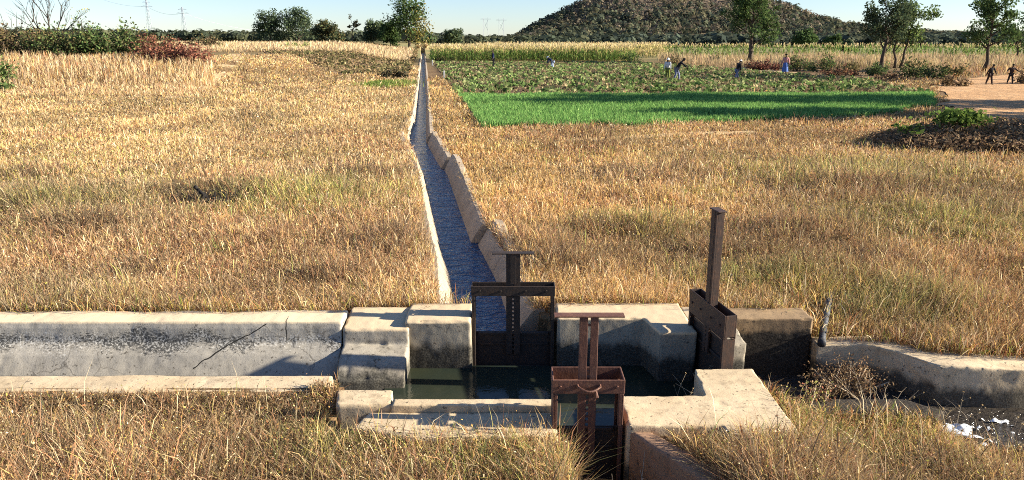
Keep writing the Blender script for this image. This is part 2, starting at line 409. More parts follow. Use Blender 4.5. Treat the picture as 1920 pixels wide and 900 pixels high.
field_sheet('wheat_field_soil', WHEAT, M_FIELD, 'soil under the bright green crop')
field_sheet('vegetable_field_soil', VEG, M_FIELD, 'brown soil of the leafy vegetable field')
field_sheet('left_field_soil', VEGL, M_FIELD, 'brown soil of the field left of the canal', .05)
def path_strip(name, pix, wid, label):
    pts = [G(*p) for p in pix]; L = []; Rr = []
    for i, p in enumerate(pts):
        d = (pts[min(i + 1, len(pts) - 1)] - pts[max(i - 1, 0)]); d.normalize(); nrm = Vector((-d.y, d.x, 0))
        L.append((p + nrm * wid * .5).xy); Rr.append((p - nrm * wid * .5).xy)
    return tag(strip_sheet(name, L, Rr, M_TRACK, .03, 3), label, 'path', kind='structure'), pts
PATHS = []
for nm, pix, w, lb in (('footpath', [(1060, 266), (1130, 262), (1200, 258), (1300, 252), (1420, 249)], .8, 'pale trodden footpath below the green field'),
                       ('sandy_track', [(1270, 122), (1310, 124), (1370, 126), (1440, 133), (1490, 137)], 1.6, 'pale sandy track along the top of the vegetable field'),
                       ('meadow_path', [(330, 186), (380, 165), (430, 150), (450, 138), (440, 120)], 1.4, 'faint pale path over the left meadow')):
    o, pts = path_strip(nm, pix, w, lb); PATHS.append((pts, w))
def near_path(x, y):
    m = np.zeros(np.shape(x), bool)
    for pts, w in PATHS:
        for a, b in zip(pts[:-1], pts[1:]):
            d = (b - a).xy; L2 = d.length_squared; tt = np.clip(((x - a.x) * d.x + (y - a.y) * d.y) / L2, 0, 1)
            m |= np.hypot(x - a.x - tt * d.x, y - a.y - tt * d.y) < w * .42
    return m

# ------------------------------------------------------------------ concrete works
def concrete(name, bm, mat, label, cat, group=None, voxel=.016, rough=.0025, big=.010, parent=None, chips=1.0):
    bmesh.ops.recalc_face_normals(bm, faces=bm.faces[:])
    o = bm_obj(name, bm, mat, parent)
    md = o.modifiers.new('r', 'REMESH'); md.mode = 'VOXEL'; md.voxel_size = voxel
    bake(o); me = o.data
    n = len(me.vertices); co = np.empty(n * 3, np.float32); me.vertices.foreach_get('co', co); co = co.reshape(-1, 3)
    no = np.empty(n * 3, np.float32); me.vertices.foreach_get('normal', no); no = no.reshape(-1, 3)
    d = np.array([mnoise.noise(Vector(c) * 1.6) * big + mnoise.noise(Vector(c) * 11) * rough
                  - max(0, mnoise.noise(Vector(c) * 7 + Vector((9, 3, 1))) - .45) * .012 for c in co.tolist()], np.float32)
    edge = np.clip((1 - np.abs(no).max(1)) / .25, 0, 1)
    chip = np.array([max(0., mnoise.noise(Vector(c) * 9 + Vector((4, 8, 2))) + .05) * .030 + max(0., mnoise.noise(Vector(c) * 3.1)) * .022 if e > .1 else 0 for c, e in zip(co.tolist(), edge)], np.float32)
    d = d - chip * edge * chips
    co += no * d[:, None]; me.vertices.foreach_set('co', co.ravel())
    me.polygons.foreach_set('use_smooth', np.ones(len(me.polygons), bool)); me.update()
    if not me.materials: me.materials.append(mat)
    if label: tag(o, label, cat, group)
    return o
def prism(poly, z0, z1):
    bm = bmesh.new(); add_prism(bm, poly, z0, z1); return bm
def prof(pr, x0, x1):
    bm = bmesh.new(); add_profile(bm, pr, x0, x1); return bm

# left trough: its far wall and its near coping
tr = empty('concrete_trough', (-3.5, 6.8, -.5), 'long dry grey concrete trough with mossy stained inner wall, left of the basin', 'trough')
def part(o, root):
    o.parent = root; o.matrix_parent_inverse = Matrix.Translation(root.location).inverted(); return o
part(concrete('far_wall', prof([(7.78, .11), (7.47, .10), (7.44, .03), (7.41, -.12), (7.30, -.22), (7.18, -.40), (7.16, -.75), (7.78, -.75)], -7.6, -1.82),
              M_CONC_GREY, None, None, big=.016, chips=.0), tr)
part(concrete('coping', prof([(6.36, .0), (6.05, -.01), (6.05, -.8), (6.5, -.8), (6.42, -.3)], -7.6, -1.66),
              M_CONC_PALE, None, None, big=.014), tr)
part(concrete('bed', prof([(7.2, -.62), (6.3, -.66), (6.3, -.85), (7.2, -.85)], -7.6, -1.2), M_CONC_GREY, None, None), tr)
concrete('concrete_step', prof([(7.94, .09), (7.42, .03), (7.40, -.13), (7.16, -.20), (7.00, -.36), (6.94, -.6), (6.9, -1), (7.94, -1)], -1.80, -1.10),
         M_CONC_STEP, 'stepped mossy concrete end of the dry trough beside the basin', 'concrete step')
concrete('concrete_block', prism([(-1.145, 7.46), (-.435, 7.46), (-.435, 8.02), (-1.145, 8.02)], -1, .11),
         M_CONC, 'square tan concrete abutment left of the black middle sluice gate', 'concrete block')
concrete('concrete_block', prism([(.49, 7.56), (1.42, 7.56), (1.52, 7.15), (1.90, 7.15), (1.90, 8.06), (.49, 8.06)], -1, .105),
         M_CONC, 'wide tan concrete abutment between the middle and the tall right sluice gate', 'concrete block')
concrete('concrete_block', prism([(2.40, 7.55), (3.25, 7.55), (3.25, 7.9), (2.10, 7.9), (2.10, 7.6), (2.40, 7.6)], -1, .10),
         M_CONC_BROWN, 'brown stained concrete block beside the grey ribbed pipe', 'concrete block')
concrete('concrete_pier', prism([(2.12, 7.06), (2.40, 7.10), (2.43, 7.60), (2.12, 7.6)], -1, .0),
         M_CONC, 'low pale concrete pier just behind the tall right sluice gate', 'concrete pier')
concrete('gate_lintel', prism([(1.90, 7.46), (2.10, 7.46), (2.10, 7.98), (1.90, 7.98)], -1, .085),
         M_CONC, 'tan concrete strip under the far end of the tall right gate', 'concrete strip')
concrete('concrete_ledge', prism([(-1.50, 5.78), (-1.02, 5.78), (-1.06, 6.06), (-1.55, 6.06)], -1, .0),
         M_CONC_PALE, 'small broken concrete ledge at the near left corner of the basin', 'concrete ledge')
lc = empty('concrete_coping', (-.4, 5.6, 0), 'low cream concrete coping along the near edge of the basin, left of front gate', 'concrete coping')
part(concrete('kerb', prism([(-1.03, 5.76), (.37, 5.76), (.37, 5.88), (-1.03, 5.88)], -1, .01), M_CONC_PALE, None, None, big=.01), lc)
part(concrete('slab', prism([(-1.30, 5.50), (-.78, 5.30), (.0, 5.36), (.37, 5.40), (.37, 5.755), (-1.22, 5.755)], -.8, -.055), M_CONC_PALE, None, None), lc)
concrete('concrete_slab', prism([(.93, 5.42), (1.70, 5.42), (1.70, 5.20), (2.28, 5.30), (2.28, 6.50), (1.72, 6.50), (1.68, 5.95), (.93, 5.95)], -1, .0),
         M_CONC_PALE, 'bent cream concrete slab between the red gate and the tall right gate', 'concrete slab')
concrete('concrete_slab', prism([(2.50, 5.96), (3.72, 5.92), (3.86, 6.02), (3.60, 6.26), (2.50, 6.26)], -.9, -.19),
         M_CONC_BROWN, 'brown concrete slab half hidden in grass beside the right channel', 'concrete slab')
concrete('channel_wall', prism([(3.26, 7.42), (3.72, 7.42), (4.02, 7.22), (4.26, 6.86), (5.0, 6.78), (9.0, 6.70), (9.0, 7.05), (5.0, 7.14), (4.35, 7.30), (4.0, 7.62), (3.26, 7.66)], -1, -.14),
         M_CONC_PALE, 'winding pale topped concrete wall of the right hand channel', 'concrete wall', big=.03)
concrete('wing_wall', prism([(.95, 5.42), (1.13, 5.42), (1.78, 4.55), (1.52, 4.5)], -1.2, -.05),
         M_WING, 'slanting brown concrete wing wall of the outlet, right of the red gate', 'concrete wall')
concrete('wing_wall', prism([(.18, 5.30), (.38, 5.38), (.50, 4.5), (.30, 4.45)], -1.2, -.09),
         M_CONC, 'short concrete wing wall hidden in grass, left of the red gate', 'concrete wall')

# canal lining slabs
def lining(side, d0, d1, dout=0., tilt=0., lift=0., skew=0.):
    n = max(2, int((d1 - d0) / .22)); vs = []; fs = []
    for k in range(n + 1):
        s = k / n; d = d0 + (d1 - d0) * s; c = float(canal_x(d)); h = float(canal_hw(d))
        lf_ = lift * (1.5 * s - .25); dz = mnoise.noise(Vector((d * .9, side * 3, 1))) * .03 - max(0, mnoise.noise(Vector((d * 2.3, side * 5, 7))) - .1) * .16
        o = dout + skew * (s - .5); tp = h + o + tilt
        for off, z in ((h * .42 + o * .4, -.72), (h * .60 + o * .6, -.30), (tp - .02, .04 + lf_ + dz), (tp, .06 + lf_ + dz), (tp + .13, .05 + lf_ + dz), (tp + .12, -.72)):
            vs.append((c + side * off, d, z))
    for k in range(n):
        for j in range(6):
            a = k * 6 + j; b = k * 6 + (j + 1) % 6
            fs.append((a, b, b + 6, a + 6))
    bm = bmesh.new(); V = [bm.verts.new(v) for v in vs]
    for f in fs: bm.faces.new([V[i] for i in f])
    bm.faces.new(V[:6]); bm.faces.new(V[-6:][::-1])
    return bm
ordn = ['nearest', 'second', 'third', 'fourth', 'fifth', 'sixth', 'seventh', 'eighth']
RP = [(8.02, 11.95, .05, .05, .07, .12), (12.08, 19.3, -.01, .05, .08, .12), (19.5, 24.4, -.03, .05, .05, .06), (24.6, 30, -.05, .02, .03, .05),
      (30.1, 37, .0, .0, 0, 0), (37.1, 45, .0, .0, 0, 0), (45.1, 55, 0, 0, 0, 0), (55.1, 66, 0, 0, 0, 0)]
LP = [(8.02, 12.2, .0, .0, .0, -.06), (12.3, 18.4, .02, .0, .0, .08), (18.5, 22, .06, .02, .0, -.04), (22.1, 26, .10, .08, .03, .12),
      (26.1, 31, .10, .02, 0, -.2), (31.1, 38, 0, 0, 0, 0), (38.1, 46, 0, 0, 0, 0), (46.1, 56, 0, 0, 0, 0)]
for side, PL, nm in ((1, RP, 'shaded right'), (-1, LP, 'sunlit left')):
    for i, (a, b, o, tl, lf, sk) in enumerate(PL):
        ob = bm_obj('canal_slab', lining(side, a, b, o, tl, lf, sk), M_LINING)
        tag(ob, f'{ordn[i]} tilted concrete slab from the gate, lining the {nm} canal bank', 'canal slab', 'concrete slabs lining the canal')
    ob = bm_obj('canal_lining', lining(side, PL[-1][1] + .1, 202), M_LINING)
    tag(ob, f'long far stretch of concrete lining along the {nm} canal bank', 'canal lining')

# water
def canal_water():
    v = []; ds = np.concatenate([np.concatenate([[7.675], np.arange(8.0, 30, .5)]), np.arange(30, 204, 3)])
    for d in ds:
        c = float(canal_x(d)); h = float(canal_hw(d)) + .02; v += [(c - h, d, -.28), (c + h + (.25 if d < 8.1 else 0), d, -.28)]
    f = [(2 * k, 2 * k + 1, 2 * k + 3, 2 * k + 2) for k in range(len(ds) - 1)]
    tag(np_mesh('canal_water', v, f, np.full(len(f), 4), M_WCANAL), 'rippled dark blue water running down the straight canal', 'water', kind='structure')
canal_water()
def flat(name, poly, z, mat, label):
    bm = bmesh.new(); bm.faces.new([bm.verts.new((x, y, z)) for x, y in poly])
    tag(bm_obj(name, bm, mat), label, 'water', kind='structure')
flat('basin_water', [(-1.3, 5.6), (2.0, 5.6), (2.0, 7.53), (-1.3, 7.53)], -.44, M_WBASIN, 'still dark green water in the concrete basin')
flat('channel_water', [(2.02, 5.7), (9, 5.6), (9, 7.4), (2.02, 7.7)], -.56, M_WRIGHT, 'brown water running off along the right channel')
flat('outlet_water', [(.3, 3.4), (1.7, 3.4), (1.2, 5.44), (.3, 5.44)], -.95, M_WBASIN, 'dark water in the outlet below the red gate')
def foam():
    rng = np.random.default_rng(5); g = .025; xs = np.arange(3.35, 5.0, g); ys = np.arange(5.9, 6.75, g)
    XX, YY = np.meshgrid(xs, ys); env = np.exp(-((XX - 4.15) / .38) ** 2 - ((YY - 6.30) / .17) ** 2) + .75 * np.exp(-((XX - 4.75) / .3) ** 2 - ((YY - 6.48) / .09) ** 2) + .6 * np.exp(-((XX - 3.7) / .12) ** 2 - ((YY - 6.36) / .14) ** 2)
    n = vn(XX * .8, YY * 2.2, .10, 3) * .5 + vn(XX, YY * 1.6, .045, 9) * .4 + env * .5
    ZZ = -.575 + np.clip(n - .72, 0, .3) * .18 + vn(XX, YY, .05, 6) * .02 * (n > .72)
    ny, nx = XX.shape; i = (np.arange(ny - 1)[:, None] * nx + np.arange(nx - 1)[None]).ravel()
    ok = (n > .72).ravel()
    f = np.stack([i, i + 1, i + 1 + nx, i + nx], 1); f = f[ok[f].all(1)]
    o = np_mesh('foam', np.stack([XX.ravel(), YY.ravel(), ZZ.ravel()], 1), f, np.full(len(f), 4), M_FOAM, smooth=True)
    tag(o, 'white foam on the turbulent water of the right channel', 'foam', kind='stuff')
foam()

# ------------------------------------------------------------------ sluice gates
def sluice(loc, rz, W, ztop, zplate, zbot, zstem, hw, gap, mat, label, stem_w=.11, beam_h=.10, slot=False, hook=False, tilt=0.):
    root = empty('sluice_gate', loc, label, 'sluice gate', 'rusty sluice gates of the basin', rz)
    root.rotation_euler = (tilt, 0, rz)
    hx = W / 2; fl = .036
    def bev(bm, name):
        o = bm_obj(name, bm, mat, root); b = o.modifiers.new('b', 'BEVEL'); b.width = .003; b.segments = 1; b.limit_method = 'ANGLE'; return o
    for s in (-1, 1):                       # U-channel posts
        bm = bmesh.new(); x0 = s * hx
        add_box(bm, min(x0, x0 - s * .012), max(x0, x0 - s * .012), -gap / 2, gap / 2, zbot, ztop - beam_h - .002)
        for yy in (-gap / 2, gap / 2 - .012):
            add_box(bm, min(x0 - s * .0125, x0 - s * fl), max(x0 - s * .0125, x0 - s * fl), yy, yy + .012, zbot, ztop - beam_h - .002)
        bev(bm, 'post')
    for s in (-1, 1):                       # front and rear top beams, angle section
        bm = bmesh.new(); y0 = s * gap / 2
        a, b = sorted((y0, y0 - s * .012)); add_box(bm, -hx - .005, hx + .005, a, b, ztop - beam_h, ztop)
        a, b = sorted((y0 - s * .0125, y0 - s * .045)); add_box(bm, -hx - .005, hx + .005, a, b, ztop - beam_h, ztop - beam_h + .012)
        bev(bm, 'beam')
        for bx_ in (-.8, -.3, .3, .8):
            bm = bmesh.new(); bmesh.ops.create_cone(bm, cap_ends=True, segments=6, radius1=.013, radius2=.012, depth=.014, matrix=Matrix.Translation((bx_ * hx, y0 + s * .008, ztop - beam_h * .5)) @ Matrix.Rotation(R(90), 4, 'X')); bm_obj('bolt', bm, mat, root)
    for s in (-1, 1):
        bm = bmesh.new(); add_box(bm, s * hx - .006, s * hx + .006, -gap / 2 + .0125, gap / 2 - .0125, ztop - beam_h + .02, ztop - .001)
        bev(bm, 'end_plate')
    bm = bmesh.new(); add_box(bm, -hx + .014, hx - .014, -.008, .008, zbot, zplate)
    for k in range(3):                      # stiffening ribs on the leaf
        z = zbot + (zplate - zbot) * (k + .5) / 3; add_box(bm, -hx + .06, hx - .06, -.0305, -.0085, z - .012, z + .012)
    add_box(bm, -hx + .06, hx - .06, -.0305, -.0085, zplate - .03, zplate - .004)
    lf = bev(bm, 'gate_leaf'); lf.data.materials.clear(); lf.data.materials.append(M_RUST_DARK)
    bm = bmesh.new()                        # stem: two bars joined by rungs
    sl = .011 if slot else .009; bw = (stem_w - 2 * sl) / 2
    for s in (-1, 1):
        a, b = sorted((s * sl, s * (sl + bw))); add_box(bm, a, b, -.05, -.033, zplate - .25, zstem)
        a, b = sorted((s * (sl + bw) - s * .010, s * (sl + bw))); add_box(bm, a, b, -.0325, .03, zplate + .002, zstem)
    z = zplate - .2
    while z < zstem - .03:
        if slot:
            if z < ztop + .05 or z > zstem - .1: add_box(bm, -.0108, .0108, -.049, -.034, z, z + .022)
            z += .05
        else:
            add_box(bm, -.0089, .0089, -.049, -.034, z, z + .022); z += .046
        if z > ztop and not slot:
            add_box(bm, -.03, .03, -.053, -.0505, z - .02, zstem); break
    bev(bm, 'stem')
    bm = bmesh.new(); add_box(bm, -hw / 2, hw / 2, -.055, .035, zstem + .001, zstem + .014)
    bev(bm, 'handle')
    if hook:
        bm = bmesh.new()
        pts = [Vector((-.09 + .18 * k / 10, -gap / 2 - .03 - .045 * math.sin(math.pi * k / 10), ztop - .045 - .02 * math.sin(math.pi * k / 10))) for k in range(11)]
        pts = [Vector((-.09, -gap / 2 + .0, ztop - .04))] + pts + [Vector((.09, -gap / 2 + .0, ztop - .04))]
        tube(bm, pts, [.009] * len(pts), 6)
        tube(bm, [(.05, -gap / 2 - .05, ztop - .07), (.06, -gap / 2 - .055, ztop - .12), (.04, -gap / 2 - .05, ztop - .15)], [.012, .016, .010], 6)
        bm_obj('hook', bm, mat, root)
    return root
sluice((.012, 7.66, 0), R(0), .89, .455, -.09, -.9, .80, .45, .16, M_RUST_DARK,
       'very dark middle sluice gate holding back the canal, with perforated stem', stem_w=.15, beam_h=.11)
sluice((.615, 5.60, 0), R(0), .57, .375, -.10, -1.15, .875, .56, .26, M_RUST_RED,
       'red brown sluice gate in the foreground with flat plate on its stem', stem_w=.145, beam_h=.12, slot=True, hook=True)
sluice((1.985, 6.98, 0), math.atan2(-.82, .15), .80, .50, .22, -1.0, 1.42, .20, .125, M_RUST_BROWN,
       'tall dark brown sluice gate set edge on beside the right channel', stem_w=.12, beam_h=.24, tilt=0)

# ------------------------------------------------------------------ grass
def blade_mesh(name, x, y, z, h, w, lean, az, col, tipcol=None, label='', cat='grass', mat=None, facing=None, seed_share=.35):
    n = len(x)
    rngb = np.random.default_rng(n)
    fa = rngb.random(n) * math.pi if facing is None else facing
    sx, sy = np.cos(fa) * w * .5, np.sin(fa) * w * .5
    dx, dy = np.cos(az) * lean * h, np.sin(az) * lean * h
    zt = h * np.sqrt(np.clip(1 - np.minimum(lean, .95) ** 2, .1, 1))
    v = np.empty((n, 5, 3), np.float32)
    v[:, 0] = np.stack([x - sx, y - sy, z - .02], 1); v[:, 1] = np.stack([x + sx, y + sy, z - .02], 1)
    seedy = rngb.random(n) < seed_share; ms = np.where(seedy, 1.5, .8); mh = np.where(seedy, .76, .55)
    v[seedy, 0] = (np.stack([x - sx * .4, y - sy * .4, z - .02], 1))[seedy]; v[seedy, 1] = (np.stack([x + sx * .4, y + sy * .4, z - .02], 1))[seedy]
    mx, my, mz = x + dx * mh ** 2, y + dy * mh ** 2, z + zt * mh
    v[:, 2] = np.stack([mx - sx * ms, my - sy * ms, mz], 1); v[:, 3] = np.stack([mx + sx * ms, my + sy * ms, mz], 1)
    v[:, 4] = np.stack([x + dx, y + dy, z + zt], 1)
    b = (np.arange(n) * 5)[:, None]
    loops = (b + np.array([[0, 1, 3, 2, 2, 3, 4]])).ravel()
    tot = np.tile([4, 3], n)
    c = np.repeat(col[:, None, :], 5, 1)
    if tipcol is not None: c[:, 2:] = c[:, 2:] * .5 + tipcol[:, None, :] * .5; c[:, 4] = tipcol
    o = np_mesh(name, v.reshape(-1, 3), loops, tot, mat or M_BLADE, col=c.reshape(-1, 3))
    if label: tag(o, label, cat, kind='stuff')
    return o

def quad_leaves(name, pos, size, col, mat, parent=None, flat=.0, seed=0, aspect=.55):
    rng = np.random.default_rng(seed); n = len(pos)
    nrm = rng.normal(0, 1, (n, 3)); nrm[:, 2] += flat; nrm /= np.linalg.norm(nrm, axis=1, keepdims=True)
    t = np.cross(nrm, rng.normal(0, 1, (n, 3))); t /= np.linalg.norm(t, axis=1, keepdims=True) + 1e-9; b = np.cross(nrm, t)
    s = (size if np.ndim(size) else np.full(n, size)) * (.6 + .8 * rng.random(n)); s = s[:, None]
    v = np.stack([pos - t * s * .5, pos - b * s * .5 * aspect + t * s * .05, pos + t * s * .5, pos + b * s * .5 * aspect + t * s * .05], 1).reshape(-1, 3)
    return np_mesh(name, v, np.arange(4 * n), np.full(n, 4), mat, parent, np.repeat(col, 4, 0))
STRAW = np.array((.70, .53, .265)); GOLD = np.array((.64, .385, .125)); RED = np.array((.38, .165, .080)); PALE = np.array((.86, .70, .44))
YGRN = np.array((.42, .38, .08)); GRN = np.array((.17, .25, .05)); DARK = np.array((.085, .046, .030)); PINK = np.array((.55, .36, .23))
def pick(rng, W, cols):
    W = np.clip(W, 0, None); W = W / W.sum(1, keepdims=True); c = W.cumsum(1); r = rng.random(len(W))[:, None]
    idx = np.minimum((r > c).sum(1), len(cols) - 1); return np.asarray(cols)[idx]

DARKS = [(G(740, 460), .5, .7), (G(1015, 465), .45, .5), (G(1150, 440), .8, .5), (G(1470, 432), .9, .5), (G(842, 262), .35, .5), (G(660, 330), 1.2, .9), (G(90, 640), 1.0, .6), (G(280, 505), .5, .4),
         (G(390, 362), .9, .6), (G(1330, 470), .6, .4), (G(60, 330), .8, .6), (G(520, 215), 1.4, 1.4), (G(1640, 360), 1.6, 1.0), (G(1240, 330), 1.2, .8), (G(640, 520), .4, .3), (G(180, 430), .7, .5), (G(1040, 500), .5, .4)]
OLIVES = [(G(1200, 425), 1.0, .8), (G(1590, 330), 2.4, 1.6), (G(1700, 560), .9, .5), (G(1420, 520), .8, .4), (G(90, 380), .9, .7), (G(1750, 420), 1.4, 1.0), (G(930, 560), .3, .4)]
gp = G(560, 372)   # green patch in the left meadow
gp2 = G(410, 470); gp3 = G(1600, 300); st0 = G(385, 372)
def ell(x, y, c, rx, ry): return np.exp(-((x - c.x) / rx) ** 2 - ((y - c.y) / ry) ** 2)
def grass_colors(rng, x, y, front):
    n = len(x); a = fbm(x, y, 2.6, 11); b = fbm(x, y, .9, 21); c = fbm(x, y, 7, 31); d = np.hypot(x, y)
    left = (x < canal_x(y)).astype(float)
    W = np.empty((n, 8))
    W[:, 0] = .30 + .25 * left                                          # straw
    W[:, 1] = .36 + .35 * sm(.4, .62, c)                                # gold
    W[:, 2] = .24 + 1.6 * sm(.50, .70, a) * (1 - .5 * sm(16, 40, d))    # red brown
    W[:, 3] = .16 + .22 * sm(.5, .75, b) * left                         # pale
    W[:, 4] = .06 + .75 * sm(.52, .70, fbm(x, y, 2.3, 41)) * (1 - .5 * sm(14, 30, d))
    W[:, 5] = .012 + .10 * sm(.6, .8, fbm(x, y, 1.5, 51))
    W[:, 6] = .10 + .35 * sm(.52, .72, b)                               # dark stalks
    W[:, 7] = .18 + .35 * sm(.45, .65, fbm(x, y, 4, 61))
    g = ell(x, y, gp, 1.6, 1.5); W[:, 4] += 3.5 * g; W[:, 5] += 2.0 * g; W[:, 6] += .9 * g * (fbm(x, y, .6, 23) > .5)
    W[:, 5] += 2.5 * ell(x, y, gp2, .22, .22)
    for c_, rx, ry in DARKS:
        e = ell(x, y, c_, rx, ry) * (fbm(x, y, .5, 17) > .42); W[:, 6] += 4.5 * e; W[:, 2] += 1.6 * e
    for c_, rx, ry in OLIVES:
        e = ell(x, y, c_, rx, ry); W[:, 4] += 2.6 * e; W[:, 5] += 1.0 * e; W[:, 6] += .5 * e
    far = sm(17, 30, y) * left; W[:, 2] *= 1 - .6 * far; W[:, 6] *= 1 - .6 * far; W[:, 0] += .5 * far; W[:, 1] += .4 * far
    W[:, 1] += .35 * (1 - left); rt = (1 - left) * sm(4, 10, x); W[:, 2] += .5 * rt; W[:, 6] += .15 * rt; W[:, 5] += .05 * rt
    nc = (1 - left) * np.exp(-((x - canal_x(y) - 1.6) / 1.6) ** 2) * sm(10, 14, y); W[:, 1] += 1.2 * nc; W[:, 2] *= 1 - .6 * nc
    W[:, 7] += .25 * left * (1 - sm(12, 24, y)); W[:, 2] += .18 * (1 - sm(10, 18, y))
    if front:
        for c_ in (G(1690, 800, -.3), G(1360, 780), G(1580, 830, -.2), G(940, 850), G(640, 800)):
            e = ell(x, y, c_, .45, .35); W[:, 5] += 2.2 * e; W[:, 4] += 2.8 * e
        W[:, 2] += 1.7; W[:, 6] += .75; W[:, 1] += .35; W[:, 4] += .22 + .6 * sm(1, 3, x); W[:, 5] += .05 + .12 * sm(1, 3, x); W[:, 3] += .05
    col = pick(rng, W, [STRAW, GOLD, RED, PALE, YGRN, GRN, DARK, PINK])
    return col * (.30 + 1.15 * rng.random((n, 1)) ** 1.15) * (.62 + .72 * sm(.25, .75, fbm(x, y, 3.3, 77)))[:, None]

def grass_ok(x, y):
    ok = ~in_cut(x, y)
    wob = (vn(x, y, 1.2, 8) - .5) * .8
    ok &= ~poly_in(WHEAT, x, y + wob * .9) & ~poly_in(VEG, x, y + wob)
    ok &= ~in_road(x, y)
    # concrete footprints
    ok &= ~((x > -1.9) & (x < 2.15) & (y > 7.4) & (y < 8.02 + .0 * x)) & ~((x > -8) & (x <= -1.8) & (y > 5.98) & (y < 7.82))
    ok &= ~((x > -1.55) & (x < .42) & (y > 5.42) & (y < 7.5)) & ~((x > .2) & (x < 1.75) & (y > 5.30) & (y < 7.5)) & ~((x > 1.6) & (x < 2.33) & (y > 5.30 + .25 * (x < 1.75)) & (y < 7.0))
    ok &= ~((x > 2.0) & (x < 3.3) & (y > 7) & (y < 7.95)) & ~((x > 2.55) & (x < 3.7) & (y > 6.02) & (y < 7.6)) & ~((x > 3.2) & (y > 5.95) & (y < np.interp(x, [3.2, 3.7, 4.1, 4.3, 9], [7.7, 7.7, 7.45, 7.25, 7.1])))
    ok &= ~((x > .42) & (x < np.interp(y, [4.4, 5.7], [1.62, 1.1])) & (y < 5.7))
    return ok

def scatter(rng, n, d0, d1, p, xl, xr):
    u = rng.random(n); e = 1 - p
    d = (d0 ** e + u * (d1 ** e - d0 ** e)) ** (1 / e)
    x = xl(d) + (xr(d) - xl(d)) * rng.random(n); return x, d
def clumped(rng, x, y, k, spread):
    n = len(x); r = np.abs(rng.normal(0, 1, (n, k))) * spread[:, None]; a = rng.random((n, k)) * 2 * math.pi
    return (x[:, None] + r * np.cos(a)).ravel(), (y[:, None] + r * np.sin(a)).ravel(), a.ravel()

def field_grass(name, seed, n, d0, d1, p, xl, xr, label, front=False, hmul=1.0, k=7, extra=None):
    rng = np.random.default_rng(seed)
    x, y = scatter(rng, n, d0, d1, p, xl, xr)
    keep = rng.random(n) < .30 + 1.1 * fbm(x, y, 1.1, 71); x, y = x[keep], y[keep]
    hc = (.045 + .20 * fbm(x, y, 1.8, 81) ** 1.5 + .085 * rng.random(len(x))) * hmul * (1 if not front else np.clip(.55 + 1.0 * (5.9 - y), .55, 1.75))
    hc *= np.where(y < 16, 1, 1 + .3 * sm(16, 40, y)) * np.where(rng.random(len(x)) < .10, 1.7, 1.0)
    for c_, rx, ry in DARKS + OLIVES + [(gp, 1.6, 1.5)]: hc *= 1 + .8 * ell(x, y, c_, rx, ry)
    bx, by, ba = clumped(rng, x, y, k, .03 + .004 * y)
    h = np.repeat(hc, k) * (.45 + .75 * rng.random(len(bx)))
    ok = grass_ok(bx, by)
    if extra is not None: ok &= extra(bx, by)
    ok &= ~(near_path(bx, by) & (rng.random(len(bx)) < .72))
    ok &= ~(poly_in(VEGL, bx, by) & (rng.random(len(bx)) < .8))
    bx, by, ba, h = bx[ok], by[ok], ba[ok], h[ok]; m = len(bx)
    # shorter next to concrete and path edges
    d = by
    w = np.maximum(.0038, .00052 * d) * (.7 + .7 * rng.random(m))
    lean = np.clip((.30 if front else .18) + .80 * rng.random(m) + (rng.random(m) < .12) * .3, 0, .96)
    az = ba + rng.normal(0, .7, m); 
    col = grass_colors(rng, bx, by, front)
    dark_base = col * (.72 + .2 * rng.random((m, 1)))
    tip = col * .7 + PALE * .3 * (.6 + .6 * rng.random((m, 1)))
    z = terrain(bx, by)
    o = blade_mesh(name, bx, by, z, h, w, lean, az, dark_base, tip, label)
    # dry leaf and seed flecks hanging in the stalks
    q = rng.random(m) < (.30 if front else .22); qx, qy = bx[q] + rng.normal(0, .03, q.sum()), by[q] + rng.normal(0, .03, q.sum()); n2 = len(qx)
    fc = pick(rng, np.tile([.26, .28, .5 if front else .36, .16, .16 if front else .08, .05, .28, .26], (n2, 1)), [STRAW, GOLD, RED, PALE, YGRN, GRN, DARK, PINK]) * (.4 + .9 * rng.random((n2, 1)))
    fz = z[q] + h[q] * (.25 + .75 * rng.random(n2))
    f = quad_leaves('seed_heads', np.stack([qx, qy, fz], 1), np.maximum(.016, .0021 * qy) * (.6 + .8 * rng.random(n2)), fc, M_BLADE, o, .3, seed + 500, .5); f['kind'] = 'stuff'
    return o

lx = lambda d: -(.76 * d + 2.5)
rx_ = lambda d: .76 * d + 2.5
field_grass('dry_grass', 1, 44000, 3.4, 6.2, 1.01, lx, lambda d: np.full_like(d, .55), 'red brown and yellow dry grass in the left foreground', front=True, hmul=.95, k=9, extra=lambda x, y: x < .5)
field_grass('dry_grass', 2, 27000, 3.4, 6.3, 1.01, lambda d: np.full_like(d, .6), rx_, 'greenish yellow dry grass in the right foreground', front=True, hmul=1.05, k=9)
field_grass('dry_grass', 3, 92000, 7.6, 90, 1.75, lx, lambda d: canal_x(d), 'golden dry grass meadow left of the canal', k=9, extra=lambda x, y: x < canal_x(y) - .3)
field_grass('dry_grass', 4, 92000, 7.2, 60, 1.75, lambda d: canal_x(d), rx_, 'russet dry grass meadow right of the canal', k=9, extra=lambda x, y: x > canal_x(y) + .3)

